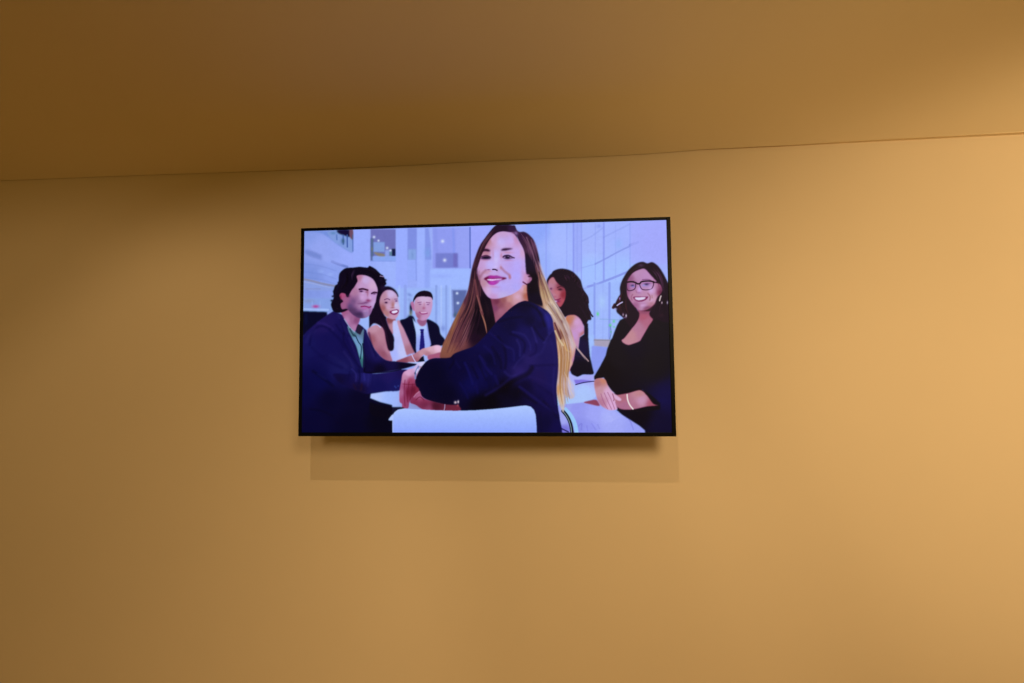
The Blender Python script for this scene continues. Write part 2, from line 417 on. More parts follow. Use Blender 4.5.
# -- seated woman with long dark hair, second from the left
SK = (186, 128, 150)
fill(None, cat((TF, [(265, 80), (350, 88), (352, 130), (335, 230), (305, 240), (280, 160)])), ((TF, 300, 100, (150, 82, 92)), (TF, 320, 160, (186, 130, 152))), .5)
fill(TF, [(330, 112), (372, 118), (402, 200), (440, 330), (468, 420), (462, 482), (380, 512), (318, 500), (286, 400), (330, 380), (342, 300), (328, 200)], ((TF, 350, 150, (186, 194, 248)), (TF, 340, 440, (168, 180, 250)), (TF, 420, 420, (190, 196, 246))), .5)
fill(TF, [(372, 108), (412, 118), (445, 185), (482, 270), (532, 360), (548, 425), (500, 440), (470, 452), (458, 425), (430, 325), (398, 215)], ((TF, 400, 150, (198, 142, 170)), (TF, 450, 280, (190, 134, 168)), (TF, 500, 420, (176, 112, 132))), .5)
fill(TF, [(100, 172), (160, 150), (240, 170), (275, 260), (300, 360), (300, 430), (322, 515), (250, 502), (180, 440), (130, 370), (98, 300), (74, 235), (76, 195)], ((TF, 130, 180, (198, 140, 166)), (TF, 200, 260, (190, 124, 148)), (TF, 110, 290, (170, 96, 112)), (TF, 230, 440, (156, 88, 110)), (TF, 280, 400, (190, 124, 150))), .5)
line(TF, [(112, 138), (150, 130), (205, 172)], 1.3, (196, 192, 240), .4)
fill(None, cat((TF, [(108, -20), (250, 60), (262, 100), (290, 180), (334, 262), (340, 320), (332, 400), (286, 402), (262, 320), (240, 205), (205, 160), (140, 132), (102, 165), (90, 168)])), (22, 8, 38), .5)
fill(TE, [(150, 300), (200, 190), (260, 140), (340, 108), (410, 116), (480, 156), (525, 215), (545, 275), (520, 300), (300, 420), (300, 700), (70, 690), (110, 560)], (22, 8, 38), .6)
f = fill(TE, [(238, 300), (285, 210), (350, 168), (430, 172), (495, 215), (532, 275), (552, 380), (572, 470), (556, 570), (510, 650), (440, 668), (340, 620), (268, 530), (228, 410)],
     ((TE, 420, 240, (202, 178, 226)), (TE, 290, 260, (186, 134, 160)), (TE, 290, 480, (172, 96, 104)), (TE, 380, 460, (200, 160, 196)), (TE, 520, 430, (198, 186, 232)), (TE, 450, 380, (186, 140, 170)), (TE, 450, 630, (200, 146, 180)), (TE, 330, 560, (186, 118, 124))), .5)
line(TE, [(310, 335), (360, 318), (400, 335)], .9, (100, 60, 100), .5, .8); line(TE, [(485, 325), (530, 322)], .9, (110, 76, 120), .5, .7)
blob(TE, 340, 384, 24, 15, (44, 16, 52), .95); blob(TE, 514, 356, 20, 13, (86, 52, 108), .9)
blob(TE, 455, 425, 26, 50, (184, 106, 104), .8); blob(TE, 500, 430, 14, 30, (200, 200, 240), .7); blob(TE, 450, 470, 34, 10, (150, 76, 90), .6)
fill(TE, [(395, 540), (440, 520), (520, 500), (556, 520), (540, 565), (490, 592), (430, 580)], (138, 36, 92), .35)
fill(TE, [(436, 536), (520, 514), (536, 540), (500, 562), (452, 566)], (226, 224, 252), .3)
strands(TF, [(180, 60), (240, 200), (290, 390)], [(250, 60), (310, 220), (330, 390)], 8, .7, [(58, 26, 60), (10, 2, 22)], .5)

# -- man in a dark suit and blue tie
fill(TF, [(400, 108), (450, 88), (512, 60), (545, 90), (560, 200), (566, 425), (540, 412), (480, 280), (440, 190)], (9, 8, 40), .5)
fill(TF, [(668, 96), (740, 120), (788, 165), (806, 240), (850, 300), (835, 350), (710, 368), (688, 300), (664, 190)], (9, 8, 40), .5)
fill(TF, [(526, 75), (560, 128), (640, 160), (668, 120), (690, 250), (708, 352), (640, 392), (566, 422), (562, 250), (540, 150)], ((TF, 580, 180, (176, 200, 252)), (TF, 660, 300, (156, 176, 246)), (TF, 580, 350, (150, 166, 240))), .45)
line(TF, [(664, 130), (690, 260), (708, 350)], 1.0, (128, 130, 215), .5, .7)
fill(TF, [(570, 95), (662, 92), (652, 150), (605, 158)], (158, 96, 132), .5)
fill(TF, [(598, 196), (640, 194), (636, 226), (648, 380), (622, 392), (596, 402), (608, 228)], (34, 26, 128), .35)
line(TF, [(608, 225), (634, 222)], .7, (14, 8, 70), .3, .8)
blob(TE, 760, 560, 26, 40, (128, 124, 110), .9); blob(TE, 765, 470, 26, 70, (14, 10, 44), .95); blob(TE, 750, 640, 40, 40, (14, 10, 44), .9)
fill(PH, [(413.0, 303), (413.4, 298.5), (416, 294), (420, 291.3), (425, 290.6), (430, 292), (432.2, 295.5), (432.3, 300), (430, 299), (416, 299)], (22, 8, 34), .35)
fill(PH, [(410.5, 303), (412.8, 301.5), (414.3, 305), (414.5, 311), (412.3, 309)], (196, 112, 160), .4)
fill(PH, [(414.2, 303), (415.5, 298.5), (418.5, 296.6), (425, 296.4), (431.3, 297.6), (432.2, 303), (431.6, 309), (429.6, 315), (426.5, 319), (422, 320.6), (417.5, 318.2), (414.8, 312)],
     ((PH, 424, 299, (206, 176, 214)), (PH, 417, 308, (192, 140, 176)), (PH, 430, 308, (196, 150, 196)), (PH, 417, 316, (176, 100, 134)), (PH, 424, 318, (198, 140, 190))), .4)
line(PH, [(417.5, 302.6), (421, 302)], .8, (130, 76, 124), .4, .8); line(PH, [(426, 302.2), (429.8, 302.8)], .8, (130, 76, 124), .4, .8)
blob(PH, 419.8, 304.2, 1.3, .6, (110, 60, 110), .7); blob(PH, 427.8, 304.4, 1.3, .6, (110, 60, 110), .7)
blob(PH, 423.6, 308, 1.6, 1.4, (186, 90, 128), .8); blob(PH, 424, 304.5, .9, 2.2, (196, 116, 150), .6)
line(PH, [(419.2, 312), (422, 314), (427, 313.2)], 1.2, (176, 78, 132), .4, .9); line(PH, [(421, 312.6), (426, 312.3)], .8, (226, 190, 226), .3, .8)
# forearms and hands on the table
fill(TF, [(568, 500), (640, 462), (650, 512), (565, 522)], (8, 8, 32), .4)
fill(TF, [(640, 455), (678, 450), (682, 505), (648, 512)], (160, 182, 246), .4)
fill(TF, [(360, 516), (430, 484), (540, 440), (600, 402), (650, 382), (668, 420), (622, 462), (568, 522), (470, 528)], ((TF, 420, 505, (150, 80, 98)), (TF, 560, 440, (186, 118, 138)), (TF, 620, 430, (200, 140, 160)), (TF, 560, 500, (172, 100, 116))), .45)
fill(TF, [(630, 396), (700, 368), (770, 350), (812, 366), (822, 420), (806, 450), (740, 448), (670, 460), (640, 440)], ((TF, 700, 390, (214, 168, 188)), (TF, 780, 370, (226, 184, 214)), (TF, 680, 440, (190, 120, 140))), .45)
fill(TF, [(678, 458), (740, 440), (812, 425), (818, 478), (740, 486), (690, 502)], (180, 92, 122), .5)
line(TF, [(518, 448), (538, 490), (562, 528)], .9, (200, 190, 236), .3)

# -- round white table, left part
m = fill(TD, [(690, 262), (760, 242), (1000, 222), (1330, 200), (1330, 400), (1024, 394), (900, 386), (800, 366), (742, 345), (702, 305)], ((TD, 740, 280, (176, 196, 252)), (TD, 900, 300, (158, 184, 252)), (TD, 1000, 370, (160, 184, 252)), (TD, 1100, 300, (160, 184, 252))), .4)
rect(TF, 480, 521, 720, 560, (176, 196, 252), .5)

# -- bearded man in a navy jacket, left
fill(None, cat((TC, [(335, 110), (282, 142), (200, 200), (130, 258), (62, 320), (20, 372), (-30, 420)]), (PH, [(294, 400), (294, 442), (394, 442), (392.8, 420), (392, 405), (380, 402), (370, 398), (372, 385), (372, 360), (366, 330), (350, 318)])),
     ((PH, 322, 325, (36, 22, 98)), (PH, 306, 345, (22, 20, 92)), (PH, 326, 340, (20, 15, 84)), (PH, 340, 370, (26, 24, 96)), (PH, 303, 390, (4, 6, 60)), (PH, 318, 380, (6, 8, 66)), (PH, 330, 400, (2, 2, 40)), (PH, 308, 425, (3, 3, 46)), (PH, 350, 425, (1, 1, 34)), (PH, 380, 420, (1, 1, 24)), (PH, 352, 345, (18, 12, 76)), (PH, 360, 400, (3, 2, 36))), .5, smooth=False)
fill(TF, [(10, 190), (40, 190), (100, 300), (150, 400), (250, 498), (380, 518), (480, 530), (575, 545), (520, 565), (400, 596), (150, 632), (55, 632), (20, 500)], ((TF, 60, 250, (24, 18, 84)), (TF, 60, 580, (10, 6, 52)), (TF, 300, 540, (20, 12, 62)), (TF, 450, 560, (8, 4, 34)), (TF, 180, 450, (30, 22, 92)), (TF, 200, 600, (6, 3, 34))), .45)
fill(None, cat((TD, [(330, 60), (480, 60), (560, 50), (640, 48), (760, 55), (900, 40), (1030, 14), (1100, 40), (1040, 130), (1002, 222), (860, 234), (690, 258), (600, 240), (420, 160)])), ((TD, 650, 100, (34, 28, 112)), (TD, 900, 70, (34, 22, 100)), (TD, 980, 170, (24, 22, 100)), (TD, 780, 200, (18, 16, 84)), (TD, 600, 200, (16, 8, 50)), (TD, 420, 110, (14, 10, 62)), (TD, 1040, 60, (30, 16, 80))), .5)
# folds and seams of the jacket
LJ = [([(180, 230), (250, 245), (330, 300)], 2.4, (60, 40, 130), .45), ([(95, 450), (120, 330), (200, 260), (300, 290)], 1.6, (6, 4, 52), .7), ([(300, 300), (400, 400), (440, 470)], 2.2, (8, 6, 58), .6),
      ([(60, 420), (90, 360), (150, 300)], 3, (46, 36, 120), .4), ([(380, 150), (430, 260), (470, 330)], 2, (52, 38, 120), .4), ([(360, 250), (430, 340), (440, 320), (400, 200)], 1.4, (8, 4, 50), .6),
      ([(440, 330), (440, 420), (520, 560), (600, 680)], 1.4, (8, 5, 50), .7), ([(490, 380), (540, 500), (600, 640)], 1.6, (44, 34, 112), .6), ([(650, 320), (690, 420), (740, 560)], 1.6, (50, 36, 120), .5),
      ([(630, 330), (640, 500), (660, 680)], 1.6, (8, 4, 50), .8), ([(690, 330), (720, 460), (760, 560)], 1.3, (8, 4, 50), .6), ([(100, 600), (250, 560), (400, 600)], 3, (12, 10, 74), .5),
      ([(440, 520), (500, 600), (540, 680)], 2, (52, 40, 124), .5), ([(300, 560), (380, 600), (470, 670)], 3, (40, 34, 110), .4), ([(120, 480), (260, 600), (420, 680)], 2.4, (10, 8, 66), .5)]
for p, w, c, a in LJ: line(TC, p, w * 1.1, c, 1.7, a * .9)
LD = [([(520, 10), (560, 60), (560, 130)], 1.2, (60, 48, 146), .6), ([(480, 120), (500, 40)], 1.4, (10, 8, 60), .7), ([(590, 20), (600, 90), (590, 150)], 1.5, (8, 6, 50), .8), ([(640, 60), (650, 120)], 1.2, (60, 50, 150), .6),
      ([(690, 70), (680, 180)], 1, (50, 40, 130), .5), ([(730, 80), (720, 170)], .8, (12, 10, 70), .5), ([(620, 160), (610, 220)], 2, (44, 18, 50), .6), ([(540, 170), (560, 210)], 2, (40, 16, 50), .5), ([(480, 150), (490, 200)], 1.4, (20, 10, 60), .5),
      ([(130, 30), (230, 100), (330, 180)], 3.0, (2, 4, 44), .7), ([(100, 410), (220, 430), (330, 480)], 2, (1, 1, 32), .6), ([(180, 60), (260, 110)], 2, (20, 22, 90), .4)]
for p, w, c, a in LD: line(TD, p, w, c, 1.3, a)
line(TD, [(650, 0), (650, 40), (760, 44), (900, 36), (1010, 14)], 1.4, (4, 2, 30), .6, .8)
for x, y in ((952, 184), (985, 180), (962, 196)): blob(TD, x, y, 8, 8, (70, 90, 190), .6)
blob(TD, 400, 120, 50, 50, (10, 6, 44), .6)
# shirt and neck
fill(TC, [(478, 255), (540, 300), (590, 335), (640, 290), (632, 440), (640, 600), (634, 680), (612, 650), (568, 480), (520, 380), (485, 310)], ((TC, 510, 300, (92, 116, 160)), (TC, 560, 420, (112, 150, 196)), (TC, 610, 500, (112, 156, 190)), (TC, 600, 640, (60, 100, 130)), (TC, 620, 320, (96, 110, 160))), .45)
fill(TC, [(395, 60), (430, 165), (480, 245), (545, 312), (575, 260), (602, 185), (570, 150), (500, 60)], ((TC, 430, 120, (176, 96, 136)), (TC, 520, 190, (166, 104, 146)), (TC, 540, 280, (186, 120, 170)), (TC, 560, 200, (140, 80, 120)), (TC, 470, 200, (192, 124, 176))), .5)
fill(TC, [(582, 245), (625, 275), (612, 330), (598, 345), (562, 312)], (44, 34, 62), .4)
line(TC, [(445, 190), (500, 275), (548, 320)], 1.1, (154, 164, 206), .4, .8); line(TC, [(500, 290), (530, 345), (555, 360)], 1.6, (44, 60, 92), .5, .8)
line(TC, [(560, 365), (585, 420), (614, 470), (606, 590)], 1.0, (26, 40, 84), .4, .9); blob(TC, 540, 352, 16, 14, (40, 60, 90), .8)
line(TC, [(630, 440), (640, 560), (636, 680)], 1.6, (22, 24, 60), .5, .9)
# hair, face
HR = (13, 5, 30)
fill(None, cat((TB, [(95, 640), (130, 560), (122, 480), (150, 385), (198, 350), (208, 225), (242, 168), (310, 122), (420, 112), (520, 102), (635, 112), (668, 88), (760, 138), (830, 208), (875, 240), (915, 350), (880, 400), (860, 470), (800, 520), (760, 600)]), (TC, [(560, 60), (430, 120), (345, 122), (312, 60)])), HR, .4)
fc = fill(None, cat((TB, [(470, 235), (540, 222), (640, 240), (725, 295), (775, 390), (790, 460), (772, 560), (758, 640)]), (TC, [(752, 30), (728, 88), (700, 148), (655, 178), (585, 180), (522, 142), (470, 90), (420, 90), (405, 40)]), (TB, [(270, 620), (235, 580), (215, 525), (240, 495), (300, 505), (330, 555), (380, 480), (430, 400), (484, 320), (465, 270)])),
     ((TB, 600, 300, (198, 170, 222)), (TB, 500, 260, (190, 116, 150)), (TB, 720, 380, (206, 168, 206)), (TB, 560, 400, (192, 150, 200)), (TB, 440, 480, (184, 122, 162)), (TB, 560, 560, (202, 158, 212)), (TB, 700, 560, (190, 150, 208)), (TB, 260, 540, (186, 84, 122)), (TB, 300, 600, (170, 96, 136)), (TB, 420, 620, (118, 88, 128)), (TB, 500, 650, (150, 110, 154)), (TC, 500, 60, (104, 80, 122)), (TC, 540, 110, (100, 72, 112)), (TC, 600, 150, (84, 60, 100)), (TC, 660, 130, (150, 118, 176)), (TC, 690, 90, (176, 130, 184)), (TC, 440, 60, (170, 96, 136)), (TC, 600, 50, (170, 126, 172)), (TC, 730, 30, (196, 160, 214))), .4)
fill(TB, [(205, 330), (300, 200), (420, 150), (500, 180), (470, 240), (480, 300), (440, 400), (380, 470), (340, 560), (310, 500), (240, 490), (205, 540), (150, 600), (130, 480)], HR, .45)
strands(TB, [(420, 130), (380, 220), (400, 330)], [(470, 130), (420, 230), (420, 330)], 5, 1.0, [(74, 46, 84)], .5, .5)
strands(TB, [(260, 180), (190, 400), (120, 620)], [(330, 180), (330, 330), (220, 470)], 10, 1.2, [(34, 16, 46), (4, 0, 14), (22, 12, 50)], .5, .8)
strands(TB, [(560, 130), (700, 170), (800, 300)], [(640, 130), (800, 210), (880, 380)], 10, 1.0, [(40, 22, 56), (4, 0, 14)], .5, .6)
for x, y in ((905, 300), (900, 355), (885, 400), (135, 470), (118, 545), (100, 610), (205, 340)): blob(TB, x, y, 20, 16, (14, 6, 32), .8)
line(TB, [(825, 240), (878, 250)], .9, (176, 150, 200), .3, .8); blob(TB, 860, 420, 40, 50, (50, 26, 66), .6); blob(TB, 840, 300, 30, 30, (30, 16, 50), .6)
blob(TB, 235, 560, 10, 40, (130, 40, 80), .7); blob(TB, 345, 540, 26, 20, (60, 34, 70), .7)
line(TB, [(515, 440), (570, 434), (638, 452)], 1.7, (52, 18, 44), .7, .95); line(TB, [(700, 502), (735, 486), (775, 490)], 1.5, (56, 26, 56), .7, .95)
blob(TB, 625, 480, 24, 14, (130, 60, 90), .6)
blob(TB, 542, 470, 26, 13, (48, 18, 58), .9); blob(TB, 738, 508, 24, 11, (74, 44, 84), .8); blob(TB, 570, 500, 22, 12, (206, 176, 224), .7)
blob(TB, 640, 500, 16, 50, (176, 92, 120), .6); blob(TB, 650, 610, 38, 24, (150, 52, 92), .85); blob(TB, 680, 570, 14, 24, (214, 176, 214), .7); blob(TB, 610, 640, 40, 14, (100, 60, 100), .7); blob(TB, 590, 560, 20, 50, (196, 150, 206), .4); blob(TC, 500, 100, 40, 30, (70, 44, 80), .5, clip=fc); blob(TC, 570, 140, 50, 22, (60, 36, 76), .55, clip=fc)
line(TC, [(612, 66), (650, 62), (690, 72), (708, 66)], 1.3, (150, 44, 100), .4, .9); blob(TC, 645, 82, 30, 9, (214, 100, 176), .9); blob(TC, 690, 75, 12, 10, (170, 60, 120), .8); blob(TC, 620, 35, 40, 8, (110, 66, 104), .6)
blob(TC, 650, 110, 26, 10, (180, 136, 190), .6)

blob(TB, 470, 560, 50, 40, (150, 104, 150), .45, clip=fc); blob(TB, 430, 470, 40, 60, (176, 112, 150), .4, clip=fc); blob(TB, 660, 540, 10, 50, (206, 160, 206), .6, clip=fc); blob(TC, 700, 110, 14, 40, (120, 84, 130), .5, clip=fc)
# -- woman with curly hair behind, right of centre
CU = (26, 9, 36)
fill(TQ, [(165, 320), (180, 240), (230, 180), (330, 200), (430, 330), (440, 560), (380, 640), (320, 640), (240, 480)], (30, 10, 38), .5)
fill(TO, [(255, 185), (300, 145), (370, 140), (412, 182), (440, 258), (446, 330), (402, 372), (392, 430), (382, 520), (352, 620), (328, 700), (230, 700), (220, 400)], ((TO, 280, 200, (214, 116, 92)), (TO, 300, 190, (206, 120, 110)), (TO, 370, 220, (206, 156, 206)), (TO, 400, 300, (200, 150, 210)), (TO, 350, 350, (194, 148, 206)), (TO, 340, 480, (196, 140, 176)), (TO, 430, 340, (200, 110, 120)), (TO, 310, 640, (196, 130, 170))), .5)
fill(None, cat((TO, [(445, 240), (482, 235), (486, 400), (500, 560), (528, 683)]), (TR, [(200, 330), (192, 345), (150, 350), (90, 345), (40, 372), (-20, 355), (-40, 300), (0, 200), (20, 60)]), (TO, [(385, 500), (400, 376), (444, 345)])), ((TO, 460, 300, (16, 9, 36)), (TR, 60, 60, (22, 12, 56)), (TR, 80, 300, (12, 6, 30))), .45, smooth=False)
cm = fill(None, cat((TQ, [(175, 300), (178, 245), (222, 195), (250, 145), (330, 114), (420, 118), (500, 148), (560, 200), (612, 270), (642, 370), (695, 470), (712, 560), (722, 640)]), (TO, [(490, 80), (515, 190), (482, 205), (462, 262), (438, 250), (404, 190), (350, 150), (284, 152), (240, 170), (196, 90)]), (TQ, [(330, 620), (400, 500), (380, 360), (280, 260), (220, 230)])), CU, .45)
fill(TQ, [(182, 310), (200, 255), (250, 222), (290, 280), (340, 330), (392, 360), (418, 430), (402, 530), (350, 612), (310, 590), (240, 460), (200, 385)], ((TQ, 240, 280, (200, 118, 134)), (TQ, 220, 330, (196, 122, 150)), (TQ, 300, 420, (206, 110, 124)), (TQ, 390, 450, (150, 50, 70)), (TQ, 360, 560, (190, 82, 100)), (TQ, 260, 470, (206, 126, 150)), (TQ, 340, 350, (140, 64, 84))), .45)
blob(TQ, 342, 386, 30, 14, (58, 20, 46), .9); line(TQ, [(305, 362), (350, 345), (390, 360)], .9, (70, 26, 50), .4, .7)
blob(TQ, 222, 376, 16, 14, (96, 60, 96), .9); blob(TQ, 275, 480, 20, 16, (190, 90, 110), .7)
line(TQ, [(262, 525), (310, 520), (345, 505)], 1.0, (130, 30, 80), .4, .9); blob(TQ, 318, 540, 24, 16, (132, 34, 92), .9); blob(TQ, 280, 542, 20, 12, (214, 190, 244), .95)
for i in range(46):
    a0, r0 = rng.uniform(-.9, 1.5), rng.uniform(.55, 1.0)
    x, y = 470 + 190 * r0 * math.sin(a0 + .3) + 80 * max(0, a0) * .9, 330 - 170 * r0 * math.cos(a0) + 170 * max(0, a0)
    line(TQ, [(x, y), (x + rng.uniform(-18, 18), y + 18), (x + rng.uniform(-14, 24), y + 40)], .8, [(70, 34, 66), (54, 26, 56), (90, 48, 74), (10, 2, 20)][rng.integers(4)], .5, .5, clip=cm)
for p in ([(640, 400), (700, 480), (712, 560)], [(660, 560), (700, 620), (740, 690)], [(690, 620), (740, 700), (770, 740)], [(600, 600), (660, 700), (700, 780)]):
    line(TQ, p, 1.6, (34, 14, 44), .5, .9)
line(TO, [(360, 560), (400, 566), (440, 560)], .9, (56, 30, 60), .5, .6)

# -- table, papers at the right
fill(None, cat((TS, [(130, 40), (240, 20), (330, 72), (410, 48), (505, 50), (512, 100), (525, 260), (500, 290), (400, 325), (220, 350), (130, 360)])), ((TS, 200, 150, (178, 190, 244)), (TS, 400, 200, (170, 196, 252)), (TS, 380, 290, (170, 196, 250)), (TS, 280, 60, (172, 176, 246)), (TS, 440, 80, (166, 168, 244)), (TS, 160, 340, (160, 200, 246))), .5, smooth=False)
fill(TS, [(300, 98), (390, 96), (500, 112), (320, 148)], (128, 118, 224), .5, smooth=False)
line(TS, [(318, 148), (400, 126), (505, 113)], .9, (34, 28, 84), .35, .95)

# -- trousers of the woman in glasses, chair rim
tr = fill(TS, [(150, 350), (260, 340), (400, 328), (500, 345), (600, 385), (720, 415), (830, 470), (960, 560), (1020, 605), (1020, 660), (120, 660), (130, 400)], ((TS, 300, 380, (146, 150, 238)), (TS, 250, 360, (152, 160, 240)), (TS, 500, 450, (158, 164, 246)), (TS, 640, 470, (168, 176, 250)), (TS, 700, 560, (160, 168, 246)), (TS, 450, 590, (144, 150, 240)), (TS, 350, 580, (136, 142, 232)), (TS, 900, 590, (152, 160, 244)), (TS, 190, 500, (160, 166, 240)), (TS, 200, 600, (120, 116, 216))), .5, smooth=False)
for p, a in (([(350, 560), (380, 540), (375, 600)], .5), ([(430, 560), (440, 610)], .4), ([(480, 540), (520, 600)], .4), ([(540, 550), (560, 590)], .3), ([(830, 470), (870, 520), (900, 600)], .5), ([(800, 455), (830, 480)], .5)):
    line(TS, p, 1.0, (112, 112, 214), .6, a)
for i in range(10): line(TS, [(rng.uniform(560, 780), rng.uniform(420, 540)), (rng.uniform(600, 800), rng.uniform(430, 540))], .5, (184, 190, 252), .4, .25)
line(TS, [(215, 395), (270, 460), (310, 540), (330, 640)], 4.0, (150, 198, 248), .5)
line(TS, [(190, 412), (236, 470), (268, 545), (284, 640)], 3.4, (12, 12, 34), .4)
line(TS, [(205, 430), (240, 485), (268, 560), (278, 640)], .7, (150, 170, 190), .25, .9)
line(TS, [(160, 580), (200, 600), (245, 622)], 1.2, (34, 24, 90), .5, .9)

# -- woman in glasses
BK = (14, 8, 24)
fill(None, cat((TG2, [(235, 410), (198, 432), (160, 500), (120, 600), (90, 683)]), (TR, [(370, 0), (335, 90), (320, 155), (268, 258), (202, 368), (206, 400), (300, 376), (334, 450), (380, 510), (436, 556), (540, 542), (690, 500), (760, 580), (846, 655)]), (TS, [(1040, 365), (890, 396), (760, 392), (730, 400), (780, 445), (850, 490), (960, 560), (1015, 606)]), (PH, [(646, 436), (682, 436), (682, 310), (664, 305), (650, 312)])),
     ((TR, 450, 200, (20, 12, 30)), (TR, 800, 250, (22, 16, 30)), (TR, 600, 80, (16, 8, 34)), (TR, 350, 300, (14, 6, 22)), (TR, 930, 580, (18, 12, 62)), (PH, 660, 425, (14, 8, 44)), (PH, 640, 415, (10, 4, 24)), (TG2, 780, 500, (20, 14, 32))), .45, smooth=False)
fill(None, cat((TG2, [(455, 250), (640, 240), (625, 330), (672, 412), (612, 510), (560, 600), (512, 683)]), (TR, [(660, 12), (600, 36), (545, 50), (495, 28), (480, 0)]), (TG2, [(265, 680), (370, 545), (440, 450), (470, 360)])), ((TG2, 550, 290, (150, 78, 108)), (TG2, 540, 380, (186, 92, 116)), (TG2, 580, 450, (190, 104, 130)), (TG2, 450, 520, (190, 118, 150)), (TG2, 350, 640, (204, 130, 146)), (TG2, 500, 620, (196, 118, 150)), (TR, 560, 30, (204, 130, 150))), .45)
fill(TG1, [(330, 300), (560, 200), (760, 380), (800, 560), (760, 760), (620, 800), (440, 760), (330, 600)], (60, 28, 50), .5)
hh = fill(None, cat((TG1, [(130, 690), (180, 592), (204, 555), (200, 460), (230, 360), (280, 270), (340, 190), (430, 120), (520, 94), (590, 116), (660, 100), (740, 152), (812, 252), (872, 370), (905, 440)]), (PH, [(671.5, 300), (672.5, 320), (664, 322)]), (TG2, [(760, 430), (672, 410), (620, 345), (650, 270), (720, 150), (600, 30), (420, 60), (440, 260), (475, 330), (455, 420), (370, 530), (300, 470), (250, 400), (160, 320), (140, 262), (90, 255), (115, 195)])), (32, 12, 38), .45)
f = fill(None, cat((TG1, [(296, 420), (310, 350), (345, 290), (400, 240), (500, 198), (560, 200), (640, 285), (700, 350), (745, 400), (780, 430), (800, 500), (770, 560), (738, 590)]), (TG2, [(720, 130), (690, 200), (620, 258), (545, 290), (465, 282), (400, 222), (345, 150), (305, 70)])),
     ((TG1, 450, 280, (196, 140, 184)), (TG1, 560, 290, (196, 140, 190)), (TG1, 350, 340, (176, 108, 140)), (TG1, 340, 480, (190, 120, 160)), (TG1, 400, 560, (200, 132, 164)), (TG1, 560, 560, (204, 140, 176)), (TG1, 660, 500, (208, 160, 206)), (TG1, 690, 620, (212, 150, 180)), (TG1, 780, 480, (206, 116, 150)), (TG1, 770, 530, (170, 70, 100)), (TG2, 440, 220, (196, 120, 160)), (TG2, 530, 230, (214, 168, 220)), (TG2, 650, 200, (196, 118, 140)), (TG2, 640, 130, (212, 160, 200)), (TG2, 560, 280, (170, 92, 120))), .45)
blob(TG1, 478, 490, 34, 50, (214, 172, 236), .9, clip=f); blob(TG1, 470, 535, 30, 14, (176, 100, 150), .6, clip=f); line(TG1, [(425, 500), (440, 530)], .8, (170, 90, 120), .5, .6)
for cx, cy, rx in ((362, 440, 55), (575, 430, 80)):
    blob(TG1, cx, cy, rx, 38, (150, 140, 214), .55, clip=f)
line(TG1, [(335, 378), (400, 372)], .9, (80, 40, 70), .5, .7); line(TG1, [(520, 350), (600, 345), (650, 365)], .9, (90, 46, 76), .5, .6)
blob(TG1, 378, 432, 26, 15, (60, 44, 110), .95); blob(TG1, 578, 415, 32, 14, (56, 34, 96), .95); blob(TG1, 600, 400, 50, 7, (100, 60, 110), .7); blob(TG1, 390, 445, 14, 8, (120, 130, 220), .8); blob(TG1, 540, 430, 18, 10, (150, 160, 234), .8)
blob(TG1, 500, 420, 260, 260, (110, 90, 176), .14, clip=f)
blob(TG1, 790, 520, 50, 110, (90, 40, 74), .75, clip=f); blob(TG1, 315, 470, 30, 130, (130, 66, 100), .55, clip=f); blob(TG1, 350, 330, 40, 60, (130, 70, 110), .4, clip=f)
blob(TG2, 420, 215, 50, 50, (150, 80, 120), .5, clip=f); blob(TG2, 600, 250, 90, 26, (120, 60, 90), .6, clip=f); blob(TG2, 530, 190, 60, 16, (180, 110, 160), .5, clip=f)
line(TG1, [(380, 560), (360, 600), (372, 640)], 1.2, (150, 80, 110), .8, .6); line(TG1, [(600, 545), (628, 590), (622, 640)], 1.3, (150, 84, 110), .8, .6)
GL = (24, 6, 30)
line(TG1, [(300, 385), (360, 378), (420, 390), (450, 408), (485, 402), (510, 378), (600, 368), (680, 378)], 1.5, GL, .35)
line(TG1, [(420, 392), (424, 440), (405, 485), (350, 505), (310, 498), (296, 450), (300, 390)], .9, (56, 26, 58), .35, .9)
line(TG1, [(478, 408), (490, 450), (520, 488), (590, 494), (650, 478), (676, 430), (682, 380)], .9, (56, 26, 58), .35, .9)
line(TG1, [(676, 390), (700, 386), (745, 392)], 1.6, (50, 18, 46), .35); blob(TG1, 708, 380, 8, 10, (150, 120, 180), .7)
fill(TG1, [(388, 600), (440, 590), (560, 590), (602, 592), (570, 635), (500, 662), (430, 650)], (134, 40, 88), .35)
fill(TG1, [(412, 604), (480, 600), (562, 598), (545, 628), (480, 642), (430, 634)], (220, 212, 242), .4)
line(TG1, [(615, 560), (640, 600), (630, 640)], .8, (170, 110, 120), .5, .7); line(TG1, [(655, 570), (662, 610)], .8, (150, 100, 90), .5, .6); blob(TG1, 640, 500, 26, 40, (206, 176, 234), .6)
strands(TG1, [(600, 150), (720, 300), (800, 520)], [(720, 170), (820, 330), (870, 600)], 16, .9, [(108, 66, 104), (86, 44, 76), (20, 6, 26)], .55, .4, clip=hh)
strands(TG1, [(500, 120), (330, 260), (230, 460)], [(520, 170), (380, 230), (280, 420)], 12, .9, [(70, 36, 62), (12, 4, 20)], .5, .4, clip=hh)
blob(TG1, 500, 145, 40, 22, (96, 72, 104), .6, clip=hh)
strands(TG2, [(210, 20), (150, 180), (200, 360)], [(300, 30), (300, 260), (400, 460)], 16, .9, [(92, 36, 48), (70, 26, 44), (12, 2, 16)], .6, .4, clip=hh)
strands(TG2, [(780, 60), (720, 200), (680, 380)], [(880, 60), (860, 220), (860, 400)], 12, .9, [(70, 34, 58), (16, 6, 24)], .55, .4)
